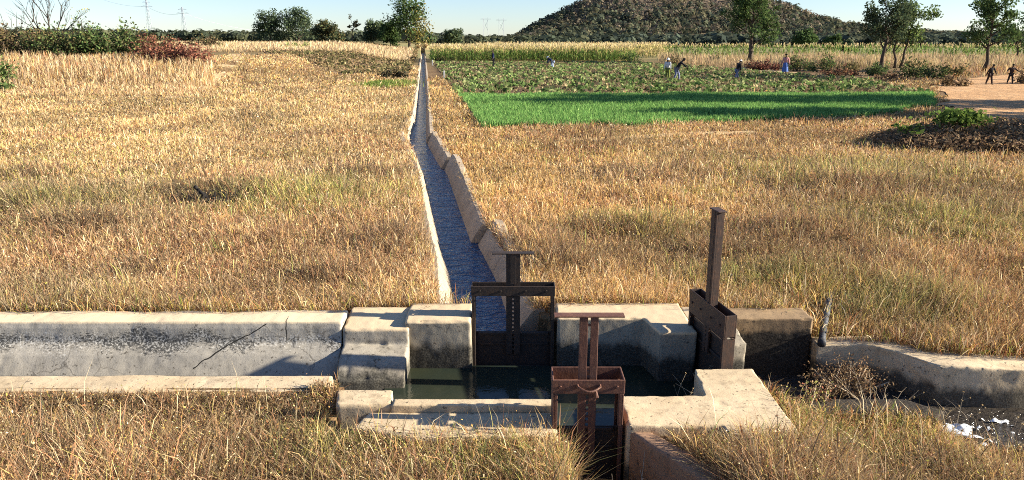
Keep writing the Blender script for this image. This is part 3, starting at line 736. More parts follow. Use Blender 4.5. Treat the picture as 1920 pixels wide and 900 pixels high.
# tall straw grass on the far bank and in strips between the fields
def tall_grass(name, seed, n, fx, h0, h1, cols, label, wk=.0004, lean=.45):
    rng = np.random.default_rng(seed); x, y, hm = fx(rng, n); m = len(x)
    d = np.hypot(x, y); h = (h0 + (h1 - h0) * rng.random(m) * (.4 + .9 * fbm(x, y, 3.0, 91))) * hm
    w = wk * d * (.6 + .8 * rng.random(m)); col = np.asarray(cols)[rng.integers(0, len(cols), m)] * (.5 + .8 * rng.random((m, 1)))
    return blade_mesh(name, x, y, terrain(x, y), h, w, np.clip(rng.random(m) * lean * 1.6, 0, .9), rng.random(m) * 6.28, col * .85, col, label, seed_share=.5)
def region(x0, x1, y0, y1, hfun=None, ok=None):
    def f(rng, n):
        y = y0 + (y1 - y0) * rng.random(n) ** 1.2; s = y / y0
        x = (x0 + (x1 - x0) * rng.random(n)) * s
        hm = np.ones(n) if hfun is None else hfun(x, y)
        k = np.ones(n, bool)
        if ok is not None: k = ok(x, y)
        k &= ~in_road(x, y); return x[k], y[k], hm[k]
    return f
pgap = G(215, 135)
tall_grass('tall_grass', 21, 70000, region(-43, -16.0, 41, 62, lambda x, y: (.35 + .65 * sm(41, 52, y)) * sm(-15.5, -21.5, x * 50 / y) * (1 - .7 * ell(x, y, pgap, 2.0, 3.0))), .25, 1.15,
           [STRAW, PALE, GOLD, PINK, STRAW, PINK, RED, STRAW, DARK, PALE], 'tall pale straw grass on the far left bank in front of the bushes', wk=.00034, lean=.65)
tall_grass('tall_grass', 22, 34000, region(-52, -13, 108, 165, None, lambda x, y: x < canal_x(y) - 2), .4, 1.2,
           [STRAW, (.52, .40, .22), PALE, PINK], 'distant strip of tall yellow grass in front of the left tree line')
tall_grass('tall_grass', 23, 26000, region(16, 90, 84, 125, lambda x, y: .5 + vn(x, y, 6, 2), lambda x, y: ~poly_in(VEG, x, y)), .5, 1.5,
           [(.52, .37, .18), (.46, .38, .20), PINK, (.56, .44, .25)], 'tall tan grass beyond the vegetable field, behind the workers')
tall_grass('tall_grass', 24, 18000, region(26, 62, 46, 84, lambda x, y: .3 + .9 * vn(x, y, 4, 2), lambda x, y: ~poly_in(VEG, x, y) & ~poly_in(WHEAT, x, y) & (x > .45 * y)), .25, .9,
           [GOLD, STRAW, PINK, RED], 'short tan and russet grass between the vegetable field and the sandy road')

# ------------------------------------------------------------------ leaf clouds, plants, trees
def leafcol(rng, n, cols, var=.6, clump=None):
    cols = np.asarray(cols); c = cols[rng.integers(0, len(cols), n)] if clump is None else cols[(clump * len(cols)).astype(int) % len(cols)]
    return c * (1 - var / 2 + var * rng.random((n, 1)))

G_DARK = [(.055, .095, .036), (.075, .120, .040), (.105, .145, .052)]
G_MID = [(.085, .13, .045), (.125, .18, .06), (.17, .21, .07), (.07, .11, .04)]
G_BLUE = [(.06, .09, .055), (.08, .11, .06), (.105, .13, .06)]
G_OLIVE = [(.10, .10, .045), (.14, .12, .05), (.08, .085, .04), (.17, .13, .06)]
C_RED = [(.20, .085, .06), (.26, .11, .07), (.15, .065, .05), (.30, .17, .09)]
C_BROWN = [(.17, .12, .07), (.24, .16, .09), (.12, .085, .055)]

def skeleton(rng, H, trunk_h, cr, n_limb, spread=1.0, stems=((0, 0),), sub=3, topness=.8):
    """branch list [(pts, radii)] and clump centres"""
    br = []; tips = []
    for (ox, oy) in stems:
        r0 = .030 * H / math.sqrt(len(stems))
        top = Vector((ox * 2.2 + rng.normal(0, .04 * H), oy * 2.2 + rng.normal(0, .04 * H), H * topness))
        pts = [Vector((ox, oy, -.1))]; N = 6
        for k in range(1, N + 1):
            f = k / N; p = Vector((ox, oy, 0)).lerp(top, f); p.x += rng.normal(0, .018 * H); p.y += rng.normal(0, .018 * H); pts.append(p)
        br.append((pts, [r0 * (1.25 if k == 0 else (1 - .8 * k / N)) for k in range(N + 1)]))
        tips.append((top, .30 * cr))
        nl = max(3, n_limb // len(stems))
        for j in range(nl):
            f = trunk_h / (H * topness) + (1 - trunk_h / (H * topness)) * (j + .3) / nl * .95
            f = min(f, .97); i = int(f * N); p0 = pts[i].lerp(pts[min(i + 1, N)], f * N - i)
            az = j * 2.4 + rng.random() * .9; el = .25 + .9 * rng.random()
            zrel = (p0.z - trunk_h) / (H - trunk_h)
            L = cr * spread * (.65 + .4 * rng.random()) * (1.0 - .45 * max(0, zrel - .3))
            dirv = Vector((math.cos(az) * math.cos(el), math.sin(az) * math.cos(el), math.sin(el)))
            q = [p0]; 
            for k in range(1, 4):
                q.append(p0 + dirv * (L * k / 3) + Vector((rng.normal(0, .06 * L), rng.normal(0, .06 * L), .08 * L * (k / 3) ** 2)))
            rr = r0 * .42 * (1 - .5 * zrel)
            br.append((q, [rr, rr * .75, rr * .5, rr * .22])); tips.append((q[-1], .32 * cr)); tips.append((q[2], .26 * cr))
            for m in range(sub):
                a2 = az + rng.normal(0, 1.0); e2 = el + rng.normal(0, .5); st = q[1].lerp(q[3], rng.random())
                d2 = Vector((math.cos(a2) * math.cos(e2), math.sin(a2) * math.cos(e2), math.sin(e2)))
                en = st + d2 * L * (.35 + .35 * rng.random())
                br.append(([st, st.lerp(en, .5) + Vector((0, 0, .03 * L)), en], [rr * .35, rr * .25, rr * .1])); tips.append((en, .24 * cr))
    return br, tips
def branch_mesh(name, br, mat, root, n=6):
    bm = bmesh.new()
    for pts, rad in br: tube(bm, pts, rad, n if rad[0] > .03 else 4)
    return bm_obj(name, bm, mat, root, smooth=True)
def tree(name, loc, H, cr, trunk_h, n_leaf, leaf, cols, label, seed, cat='tree', group=None, stems=((0, 0),), n_limb=11, mat=None, keep=.8, sub=3, flat=.4, cscale=1.0, squash=.8):
    rng = np.random.default_rng(seed); root = empty(name, loc, label, cat, group)
    br, tips = skeleton(rng, H, trunk_h, cr, n_limb, stems=stems, sub=sub)
    branch_mesh('trunk', br, mat or M_BARK, root)
    tips = [t for t in tips if rng.random() < keep]
    C = np.array([t[0][:] for t in tips]); Rr = np.array([t[1] for t in tips]) * cscale * (.6 + .8 * rng.random(len(tips)))
    idx = rng.choice(len(C), n_leaf, p=Rr ** 2 / np.sum(Rr ** 2))
    u = rng.normal(0, 1, (n_leaf, 3)); u /= np.linalg.norm(u, axis=1, keepdims=True); rad = rng.random(n_leaf) ** .5
    pos = C[idx] + u * (Rr[idx] * rad)[:, None] * np.array([1, 1, squash])
    cb = rng.random(len(C))[idx]; col = leafcol(rng, n_leaf, cols, .7) * (.75 + .5 * cb)[:, None]
    quad_leaves('crown', pos, leaf, col, M_LEAF, root, flat, seed)
    return root
def bush(name, loc, rx, ry, H, n_leaf, leaf, cols, label, seed, cat='bush', group=None, stems=14, smat=None, open_=.25, mat=None, flat=.2, low=.12):
    rng = np.random.default_rng(seed); root = empty(name, loc, label, cat, group)
    br = []; tips = []
    for k in range(stems):
        a = rng.random() * 6.28; r = math.sqrt(rng.random()); e = Vector((math.cos(a) * rx * r * .9, math.sin(a) * ry * r * .9, H * (1 - .55 * r ** 2) * (.6 + .4 * rng.random())))
        s = Vector((e.x * .45, e.y * .45, -.05)); m = s.lerp(e, .5) + Vector((rng.normal(0, .08 * rx), rng.normal(0, .08 * ry), 0))
        w = .012 * H + .008; br.append(([s, m, e], [w, w * .7, w * .25])); tips += [(e, 1.0), (m.lerp(e, .5), .9), (m, .75)]
    branch_mesh('stems', br, smat or M_BARK, root, 4)
    C = np.array([t[0][:] for t in tips]); Rr = np.array([t[1] for t in tips]) * (.22 * (rx + ry) * .5 + .16 * H) * (.6 + .7 * rng.random(len(tips)))
    idx = rng.integers(0, len(C), n_leaf); u = rng.normal(0, 1, (n_leaf, 3)); u /= np.linalg.norm(u, axis=1, keepdims=True)
    pos = C[idx] + u * (Rr[idx] * rng.random(n_leaf) ** .5)[:, None]; pos[:, 2] = np.abs(pos[:, 2] - low * H) + low * H * rng.random(n_leaf)
    cb = rng.random(len(C))[idx]; col = leafcol(rng, n_leaf, cols, .7) * (.75 + .5 * cb)[:, None]
    quad_leaves('foliage', pos, leaf, col, mat or M_LEAF, root, flat, seed)
    return root
def gz(p): return Vector((p.x, p.y, float(terrain(p.x, p.y))))
def P0(px, Y): x = X_at(px, Y); return Vector((x, Y, float(terrain(x, Y))))
def Ht(py, Y, base=0.0): return CAMZ + (75 - py) / FPX * Y * 1.0 * (1 / (CP * CP)) * CP ** 2 - base

# the shade trees on the right, in view
tree('acacia_tree', P0(1404, 98), 10.4, 3.6, 2.3, 6500, .34, G_DARK, 'tall round dark green tree standing against the hill, left of the other field trees', 31, n_limb=14)
tree('acacia_tree', P0(1652, 82), 7.7, 3.0, 1.5, 4200, .28, G_BLUE, 'left tree of the close pair on the right, with a single straight trunk', 32, n_limb=12, keep=.7)
tree('acacia_tree', P0(1683, 84), 7.1, 2.8, 1.5, 3600, .28, G_MID, 'right tree of the close pair, with two slender stems', 33, stems=((-.35, 0), (.3, .1)), n_limb=12, keep=.7)
tree('acacia_tree', P0(1843, 76), 7.0, 2.6, 1.7, 3800, .27, G_DARK, 'dark tree with slightly leaning trunk beside the sandy road, above the two walkers', 34, n_limb=12, keep=.75)
tree('acacia_tree', Vector((42.5, 59, 0)), 9.0, 5.2, 4.6, 4200, .30, G_BLUE, 'tree at the top right corner of the photo with low hanging boughs', 35, n_limb=12, keep=.7)
tree('acacia_tree', P0(1905, 108), 5.0, 3.0, 1.2, 1800, .35, G_DARK, 'low dark tree behind the walkers at the right edge', 36)
# trees just outside the frame on the right: their shadows cross the green crop and the road
for i, (x, y, h, cr, th, lb) in enumerate([(31.5, 37.0, 12.6, 3.6, 4, 'tall tree right of the frame, shading the back of the green crop'),
                                       (45.5, 35.2, 13, 3.6, 4, 'tall tree far right of the frame, shading the sandy road'),
                                       (27.8, 30.0, 9.2, 2.2, 3, 'slim tree right of the frame, shading the front of the green crop'),
                                       (41, 28.3, 9.5, 2.2, 3, 'slim tree far right of the frame beyond the bush'),
                                       (25.6, 21.2, 5.4, 2.3, 0.9, 'low bushy tree right of the frame, shading the dark bush mound')]):
    tree('shade_tree', Vector((x, y, 0)), h, cr, th, 3600, .42, G_DARK, lb, 40 + i, n_limb=14, keep=.95, cscale=1.25)

# left: bushes on the bank, bare tree
def bt(px, Y): return P0(px, Y)
bush('bush', bt(-15, 70), 3.2, 2.2, 4.3, 2600, .26, C_BROWN + G_OLIVE, 'brownish bush at the left edge of the photo behind tall straw grass', 51)
bush('bush', bt(45, 71), 2.8, 2.2, 4.1, 2600, .25, C_BROWN + G_OLIVE[:2], 'brown and olive bush left of the bare tree', 52)
bush('bush', bt(105, 69), 2.6, 2.0, 3.7, 2300, .25, G_OLIVE + G_MID, 'olive green bush at the foot of the bare tree', 53)
bush('bush', bt(150, 68), 2.4, 1.9, 3.1, 1800, .25, G_MID + G_OLIVE, 'leafy mid green bush just right of the bare tree', 54)
bush('bush', bt(200, 69), 2.8, 2.0, 3.9, 2300, .27, G_DARK + G_MID[:2] + G_OLIVE[:2], 'tall dark green bush with a ragged top on the left bank', 55)
bush('bush', bt(250, 69), 2.4, 2.0, 3.2, 1700, .25, G_MID + G_OLIVE[:2], 'green bush between the tall dark bush and the red brown thicket', 56)
bush('thicket', bt(300, 59), 2.0, 1.6, 2.3, 2000, .20, C_RED, 'taller left clump of the red brown dry thicket on the left bank', 57, flat=0)
bush('thicket', bt(352, 58), 2.2, 1.5, 1.75, 2000, .20, C_RED[:3], 'lower right clump of the red brown dry thicket on the left bank', 58, flat=0)
bush('bush', G(-6, 92) * .0 + bt(-4, 48), 1.5, 1.2, 1.75, 1200, .2, G_MID, 'bright green bush cut by the left edge of the photo', 59)
bush('bush', bt(3, 45), .9, .8, .65, 500, .18, G_MID[1:], 'small green shrub low at the left edge of the photo', 60)
bush('bush', bt(300, 110), 2.6, 2.2, 2.6, 900, .34, G_OLIVE + G_BLUE, 'grey olive small tree behind the red brown thicket', 61)
bush('bush', bt(390, 118), 3.0, 2.4, 2.3, 900, .36, G_OLIVE + C_BROWN, 'grey brown bush right of the thicket, in front of the far woods', 62)
def bare_tree():
    rng = np.random.default_rng(71); root = empty('bare_tree', bt(107, 72), 'leafless tree with branches fanning out above the left bushes', 'tree')
    br = []; tips = []
    def grow(p, d, L, r, lev):
        pts = [p]; rr = [r]; q = p; dd = d
        for k in range(3):
            dd = (dd + Vector((rng.normal(0, .10), rng.normal(0, .10), .06))).normalized(); q = q + dd * L / 3; pts.append(q); rr.append(r * (1 - .2 * (k + 1)))
        br.append((pts, rr))
        if lev == 0: tips.append(q); return
        for k in range(3 if lev > 1 else 2):
            a = rng.random() * 6.28; s = .42 + .2 * rng.random()
            nd = (dd + Vector((math.cos(a) * s, math.sin(a) * s * .8, rng.normal(.05, .15)))).normalized(); grow(pts[-1 if k else 2], nd, L * (.62 + .15 * rng.random()), r * .52, lev - 1)
    p = Vector((0, 0, -.1))
    br.append(([p, Vector((.02, 0, 1.6))], [.17, .14]))
    for a, tl, L in ((-1.0, .8, 2.0), (-.6, .65, 2.3), (-.15, .15, 2.2), (.5, .55, 2.2), (.95, .85, 2.0), (.2, .35, 2.4)):
        grow(Vector((0, 0, 1.5)), Vector((math.sin(a), rng.normal(0, .3), math.cos(a))).normalized(), L, .085, 3)
    branch_mesh('trunk', br, M_BARK_DK, root, 5)
    sel = [t for t in tips if t.x > .5 and rng.random() < .5]; pos = np.repeat(np.array([t[:] for t in sel]), 4, 0) + rng.normal(0, .12, (len(sel) * 4, 3))
    quad_leaves('leaves', pos, .16, leafcol(rng, len(pos), [(.35, .30, .08), (.25, .24, .07)]), M_LEAF, root)
bare_tree()
def scrag(px, Y, H, label, seed):
    rng = np.random.default_rng(seed); root = empty('bare_shrub', bt(px, Y), label, 'shrub'); br = []
    for k in range(9):
        a = rng.random() * 6.28; s = .25 + .5 * rng.random(); e = Vector((math.cos(a) * s * H * .6, math.sin(a) * s * H * .4, H * (.7 + .3 * rng.random()))); m = e * .5 + Vector((rng.normal(0, .1), 0, .1))
        br.append(([Vector((0, 0, -.05)), m, e], [.04, .03, .012]))
        for j in range(4):
            st = m.lerp(e, rng.random()); br.append(([st, st + Vector((rng.normal(0, .35), rng.normal(0, .3), .3 + .3 * rng.random()))], [.018, .008]))
    branch_mesh('stems', br, M_BARK_DK, root, 4)
scrag(32, 73, 4.3, 'thin leafless shrub left of the bare tree', 81); scrag(155, 72, 3.6, 'thin leafless shrub right of the bare tree', 82)

# middle distance shrubs on the right, beyond the vegetable field
MS = [(1180, 104, 1.7, 1.6, 1.6, 700, G_DARK, 'dark green shrub at the right end of the maize'),
      (1335, 100, 1.2, 1.2, 1.1, 400, G_DARK, 'small dark shrub behind the sandy track'),
      (1262, 92, 1.1, 1.0, 1.6, 420, C_BROWN + G_OLIVE, 'brown twiggy shrub behind the pair of workers'),
      (1410, 79, 1.3, 1.1, 1.25, 700, C_RED, 'red brown shrub right of the tree against the hill'),
      (1442, 78, 1.2, 1.0, 1.1, 650, C_RED[:3], 'second red brown shrub, nearer the woman in a blue skirt'),
      (1497, 76, 1.5, 1.3, 1.7, 900, G_OLIVE + G_MID, 'olive shrub just right of the woman in a blue skirt'),
      (1545, 74, 1.6, 1.3, 1.9, 900, G_MID + G_OLIVE, 'taller green shrub between the blue skirt worker and the pair of trees'),
      (1590, 73, 1.4, 1.2, 1.2, 700, G_OLIVE, 'low olive shrub left of the pair of trees'),
      (1575, 66, 1.8, .9, .75, 700, C_RED[1:] + C_BROWN, 'low russet shrub on the field edge left of the pair of trees'),
      (1648, 66, 1.4, 1.1, 1.2, 800, G_BLUE + G_MID, 'grey green shrub under the single trunked tree of the pair'),
      (1706, 62, 1.6, 1.2, 1.55, 1000, G_MID + G_OLIVE, 'bushy green shrub right below the two stemmed tree'),
      (1752, 60, 1.4, 1.1, 1.3, 800, G_MID + G_OLIVE, 'green shrub at the right corner of the vegetable field'),
      (1795, 64, 1.2, 1.0, 1.1, 650, G_OLIVE, 'olive shrub under the leaning tree beside the road'),
      (1668, 59, 1.3, .7, .55, 500, C_BROWN + C_RED[3:], 'low dry brown shrub at the edge of the vegetable field below the pair of trees'),
      (1790, 51, 1.1, .8, .75, 500, C_BROWN + [(.36, .26, .14)], 'dry tan shrub at the left verge of the sandy road'),
      (1932, 54, 1.2, 1.0, 1.2, 500, C_BROWN + [(.36, .26, .14)], 'dry tan shrub at the right edge behind the second walker')]
for i, (px, Y, rx, ry, h, n, cl, lb) in enumerate(MS):
    bush('shrub', bt(px, Y), rx, ry, h, n, .19, cl, lb, 90 + i, 'shrub')
# the big shaded bush mound on the right, green only on top
def mound():
    root = empty('bush_mound', Vector((14.2, 21.7, float(terrain(14.2, 21.7)))), 'large dark mound of dry brush with green leaves on top, at the right edge', 'bush')
    rng = np.random.default_rng(120)
    br = []
    for k in range(760):
        a = rng.random() * 6.28; r = math.sqrt(rng.random()); x, y = math.cos(a) * r * 3.6, math.sin(a) * r * 2.1
        h = (.24 + .42 * (1 - r * r)) * (1.15 - .45 * (x > .6)) * (.5 + .6 * rng.random()); g = float(terrain(14.2 + x, 21.7 + y)) - root.location.z
        br.append(([Vector((x, y, g - .05)), Vector((x + rng.normal(0, .15), y + rng.normal(0, .15), g + h * .6)), Vector((x + rng.normal(0, .3), y + rng.normal(0, .3), g + h))], [.016, .012, .005]))
    branch_mesh('twigs', br, mat_plain('dull brown brush twigs', (.30, .21, .13), .95, .1, .5, 8), root, 4)
    n = 15000; a = rng.random(n) * 6.28; r = np.sqrt(rng.random(n)); x = np.cos(a) * r * 3.7; y = np.sin(a) * r * 2.2
    z = terrain(14.2 + x, 21.7 + y) - root.location.z + rng.random(n) * (.20 + .38 * (1 - r * r)) * (1.15 - .45 * (x > .6))
    quad_leaves('dry_leaves', np.stack([x, y, z], 1), .11, leafcol(rng, n, [(.22, .14, .085), (.28, .18, .10), (.16, .115, .07), (.36, .26, .15)]), M_LEAF, root, 0, 121)
    for (cx, cz, sx_, n2, sd_) in ((-1.3, .70, .62, 900, 122), (-2.7, .40, .45, 110, 123)):
        u = rng.normal(0, 1, (n2, 3)); pos = np.array([cx, -.1, cz]) + u * np.array([sx_ * .5, .35, .10])
        quad_leaves('green_leaves', pos, .15, leafcol(rng, n2, [(.10, .16, .035), (.16, .22, .05), (.07, .11, .03)]), M_LEAF, root, .8, sd_)
mound()
# left field: dark plant clump by the canal, pale green plants
p = G(738, 147); bush('dark_plant', gz(p), 1.5, .8, .72, 900, .20, [(.06, .05, .035), (.09, .07, .04), (.045, .05, .03), (.14, .11, .05)], 'dark withered plant clump by the left bank of the canal', 130, 'plant', flat=0)
p = G(728, 160)
rng = np.random.default_rng(131); n = 2600; bx = p.x + rng.normal(0, .75, n); by = p.y + rng.normal(0, 1.6, n)
blade_mesh('green_grass', bx, by, terrain(bx, by), .22 + .12 * rng.random(n), np.full(n, .035), .3 * rng.random(n), rng.random(n) * 6.28, leafcol(rng, n, [(.14, .20, .05), (.20, .24, .06)]), None, 'patch of green grass under the dark plant left of the canal')
for i, px in enumerate(range(524, 582, 7)):
    bush('leafy_plant', bt(px, 118 + (i % 3) * 2), .75, .6, .9 + .15 * (i % 3), 160, .30, [(.30, .36, .10), (.38, .42, .14), (.20, .28, .07)], 'pale yellow green leafy plant in the short row beyond the left field', 140 + i, 'plant', 'pale leafy plants in a row', stems=5)

# ------------------------------------------------------------------ crops
def rows_in(poly, dx, dy, rng, jit=.15):
    P = np.array(poly); x0, y0 = P.min(0); x1, y1 = P.max(0)
    X, Y = np.meshgrid(np.arange(x0, x1, dx), np.arange(y0, y1, dy)); x = (X + rng.normal(0, jit * dx, X.shape)).ravel(); y = (Y + rng.normal(0, jit * dy, X.shape)).ravel()
    k = poly_in(poly, x, y); return x[k], y[k]
def wheat():
    rng = np.random.default_rng(201); n = 150000; P = np.array(WHEAT); x0, y0 = P.min(0); x1, y1 = P.max(0)
    y = y0 + (y1 - y0) * rng.random(n) ** 1.15; x = x0 + (x1 - x0) * rng.random(n)
    wob = (vn(x, y, 1.2, 8) - .5) * 1.2
    k = poly_in(WHEAT, x, y + wob); x, y = x[k], y[k]; m = len(x)
    y = np.round(y / .22) * .22 + rng.normal(0, .035, m)
    thin = rng.random(m) < .15 + 1.3 * fbm(x, y, 2.2, 5); x, y = x[thin], y[thin]; m = len(x)
    h = .16 + .16 * fbm(x, y, 1.5, 6) + .08 * rng.random(m)
    col = leafcol(rng, m, [(.16, .31, .085), (.20, .37, .10), (.27, .41, .13), (.10, .23, .06)], .6)
    blade_mesh('green_crop', x, y, terrain(x, y), h, .0012 * y * (.7 + .6 * rng.random(m)), .2 + .5 * rng.random(m), rng.random(m) * 6.28, col, None,
               'dense bright green young crop in the middle of the photo', 'crop', M_CROP, seed_share=0)
wheat()
def vegetables(name, poly, dx, dy, cols, seed, label, nl=9, size=.20, share=1.0, hh=.22):
    rng = np.random.default_rng(seed); x, y = rows_in(poly, dx, dy, rng); k = rng.random(len(x)) < share * (.55 + .8 * fbm(x, y, 5, 15)); x, y = x[k], y[k]; m = len(x)
    sc = (.6 + .7 * rng.random(m)); c = leafcol(rng, m, cols, .6)
    px_ = np.repeat(x, nl) + rng.normal(0, .11, m * nl) * np.repeat(sc, nl); py_ = np.repeat(y, nl) + rng.normal(0, .11, m * nl) * np.repeat(sc, nl)
    pz = terrain(px_, py_) + .05 + rng.random(m * nl) * hh * np.repeat(sc, nl)
    col = np.repeat(c, nl, 0) * (.7 + .6 * rng.random((m * nl, 1)))
    o = quad_leaves(name, np.stack([px_, py_, pz], 1), size * np.repeat(sc, nl), col, M_CROP, None, .5, seed, .7)
    tag(o, label, 'crop', kind='stuff')
vegetables('vegetable_crop', VEG, .42, .80, [(.19, .25, .085), (.14, .20, .065), (.27, .29, .13), (.10, .16, .05), (.28, .22, .12), (.20, .15, .09)], 211, 'leafy vegetable crop with brown gaps where the workers stand', 9, .23, 1.0)
vegetables('withered_crop', VEGL, .45, .9, [(.17, .15, .07), (.24, .18, .09), (.12, .12, .05), (.30, .22, .12)], 212, 'sparse withered crop in the brown field left of the canal', 8, .24, .8)
def maize(name, x, y, H, seed, label, nl=9, green=.55, wk=.0008):
    rng = np.random.default_rng(seed); m = len(x); Hh = H * (.85 + .3 * rng.random(m))
    zf = np.sort(rng.random((m, nl)), 1) * .82 + .08
    bx = np.repeat(x, nl); by = np.repeat(y, nl); bz = terrain(bx, by) + (zf * Hh[:, None]).ravel(); d = np.hypot(bx, by)
    f = zf.ravel() + rng.normal(0, .08, m * nl); dry = f > green
    col = np.where(dry[:, None], leafcol(rng, m * nl, [(.52, .44, .19), (.44, .40, .15), (.60, .46, .24)], .5), leafcol(rng, m * nl, [(.14, .25, .055), (.19, .30, .07), (.09, .16, .04), (.26, .33, .10)], .6))
    L = (.35 + .35 * rng.random(m * nl)) * H / 2
    # stalks and tassels
    sx, sy = x, y; sc = leafcol(rng, m, [(.30, .27, .11), (.40, .32, .14)], .4); ds = np.hypot(x, y)
    tz = terrain(x, y) + Hh * .92; tcol = leafcol(rng, m * 2, [(.66, .52, .30), (.60, .44, .22), (.70, .60, .38)], .4)
    X = np.concatenate([bx, sx, np.repeat(x, 2)]); Y = np.concatenate([by, sy, np.repeat(y, 2)]); Z = np.concatenate([bz, terrain(x, y), np.repeat(tz, 2)])
    hh = np.concatenate([L, Hh, np.full(2 * m, .32 * H / 2)]); ww = np.concatenate([wk * 1.1 * d * (.7 + .6 * rng.random(m * nl)), wk * .5 * ds, np.repeat(wk * .8 * ds, 2)])
    le_ = np.concatenate([.5 + .42 * rng.random(m * nl), np.full(m, .03), .25 + .3 * rng.random(2 * m)])
    blade_mesh(name, X, Y, Z, hh, ww, le_, rng.random(len(X)) * 6.28, np.concatenate([col, sc, tcol]), None, label, 'maize', M_CROP, seed_share=0)
rng = np.random.default_rng(220)
MZ = [(X_at(806, 105), 105), (X_at(1186, 105), 105), (X_at(1190, 128), 128), (X_at(812, 128), 128)]
x, y = rows_in(MZ, .34, .85, rng); maize('maize_crop', x, y, 2.15, 221, 'field of tall green maize with straw coloured tassels behind the workers', 10, .66)
x, y = rows_in([(-6, 128), (26, 128), (34, 170), (-8, 170)], .7, 2.2, rng); maize('maize_crop', x, y, 2.3, 222, 'drier pale maize rows behind the green maize', 8, .15, .0010)
x, y = rows_in([(26, 132), (150, 132), (175, 152), (30, 152)], .9, 2.6, rng); maize('maize_crop', x, y, 2.2, 223, 'long far strip of pale tasselled maize in front of the hill', 8, .80, .0010)
# big leaves at the left end of the maize, by the canal
bush('shrub', P0(818, 107) + Vector((.9, 0, 0)), 1.7, .7, .9, 500, .28, G_DARK + C_BROWN, 'dark shrub between the canal and the left end of the maize', 224, 'shrub')

# marker posts on the canal bank
for (px, py, h, lb) in ((811, 123, .62, 'farther white marker post by the canal near the maize'), (833, 150, .66, 'nearer white marker post at the corner of the vegetable field')):
    p = G(px, py); root = empty('marker_post', gz(p), lb, 'post', 'white marker posts by the canal')
    bm = bmesh.new(); add_box(bm, -.06, .06, -.06, .06, -.1, h); bm_obj('shaft', bm, M_WHITE, root)
    bm = bmesh.new(); bmesh.ops.create_cone(bm, cap_ends=True, segments=4, radius1=.09, radius2=.01, depth=.06, matrix=Matrix.Translation((0, 0, h + .031)) @ Matrix.Rotation(R(45), 4, 'Z')); bm_obj('cap', bm, M_WHITE, root)

# ------------------------------------------------------------------ hill, far woods, far trees
HS = [(930, 82), (960, 82), (1000, 56), (1060, 28), (1085, 12), (1150, -14), (1240, -26), (1350, -15), (1440, 10), (1500, 38), (1560, 54), (1620, 64), (1700, 70), (1800, 74), (1920, 76), (2300, 80)]
HY = 640.0
hx = np.array([at(px, py, HY).x for px, py in HS]); hz = np.maximum(0, np.array([at(px, py, HY).z for px, py in HS]))
def hill_h(x, y):
    f = np.exp(-(np.abs(y - HY) / 150) ** 2.2); H = np.interp(x * HY / np.maximum(y, 50) * .35 + x * .65, hx, hz)
    return H * f + (fbm(x, y, 40, 3) - .5) * 5 * f * np.minimum(1, H / 12)
def build_hill():
    xs = np.linspace(-60, 760, 165); ys = np.linspace(400, 900, 70); X, Y = np.meshgrid(xs, ys); Z = hill_h(X, Y) - .4
    ny, nx = X.shape; i = (np.arange(ny - 1)[:, None] * nx + np.arange(nx - 1)[None]).ravel()
    m = NT('brown hillside'); n1 = m.noise(m.pos(), .02, 5); n2 = m.noise(m.pos(), .25, 4)
    c = m.mix(m.ramp(n1, [(.35, 0), (.65, 1)]), (.16, .12, .088), (.21, .165, .11)); c = m.mix(m.ramp(n2, [(.4, .5), (.6, 0)]), c, (.06, .055, .035)); m.principled(c, .95, .1)
    tag(np_mesh('hill', np.stack([X.ravel(), Y.ravel(), Z.ravel()], 1), np.stack([i, i + 1, i + 1 + nx, i + nx], 1), np.full(len(i), 4), m.m, smooth=True), 'rounded wooded hill rising behind the fields', 'hill', kind='structure')
build_hill()
def canopy(name, x, y, z, r, h, cols, seed, label, nq=26, leaf=1.0, kindv='stuff'):
    rng = np.random.default_rng(seed); m = len(x); u = rng.normal(0, 1, (m * nq, 3)); u /= np.linalg.norm(u, axis=1, keepdims=True)
    rad = rng.random(m * nq) ** .4; pos = np.stack([x, y, z + h * .58], 1)[np.repeat(np.arange(m), nq)] + u * rad[:, None] * np.stack([r, r, h * .48], 1)[np.repeat(np.arange(m), nq)]
    ci = rng.random(m); col = np.asarray(cols)[(ci * len(cols)).astype(int)] * (.7 + .6 * rng.random((m, 1)))
    o = quad_leaves(name, pos, leaf * np.repeat(r, nq) * .55, np.repeat(col, nq, 0) * (.75 + .5 * rng.random((m * nq, 1))), M_LEAF, None, .4, seed, .8)
    tag(o, label, 'woodland', kind=kindv)
rng = np.random.default_rng(301)
n = 15000; x = rng.uniform(-40, 700, n); y = HY - 225 + 255 * rng.random(n) ** .8; H = hill_h(x, y)
frac = np.clip(H / 45, 0, 1); dens = np.where(H > .15, 1.0 - .35 * sm(.3, .8, frac) * sm(120, 220, x) + .25 * (fbm(x, y, 45, 9) - .5), .25)
k = rng.random(n) < dens; x, y, H = x[k], y[k], H[k]; r = 1.5 + 2.3 * rng.random(len(x)) ** 1.5
brown = sm(.25, .65, np.clip(H / 45, 0, 1) + .3 * (fbm(x, y, 60, 12) - .5) + .25 * sm(120, 260, x)); b = rng.random(len(x)) < brown * .75
canopy('hill_woodland', x[~b], y[~b], H[~b], r[~b], r[~b] * 1.7, [(.075, .088, .058), (.10, .108, .065), (.135, .125, .075), (.062, .075, .055), (.15, .125, .09)], 302, 'scattered dark green trees covering the hill', 22)
canopy('bare_hill_woodland', x[b], y[b], H[b], r[b] * .9, r[b] * 1.4, [(.19, .15, .115), (.23, .18, .125), (.16, .13, .11)], 303, 'leafless brown trees on the upper hillside', 14, .8)
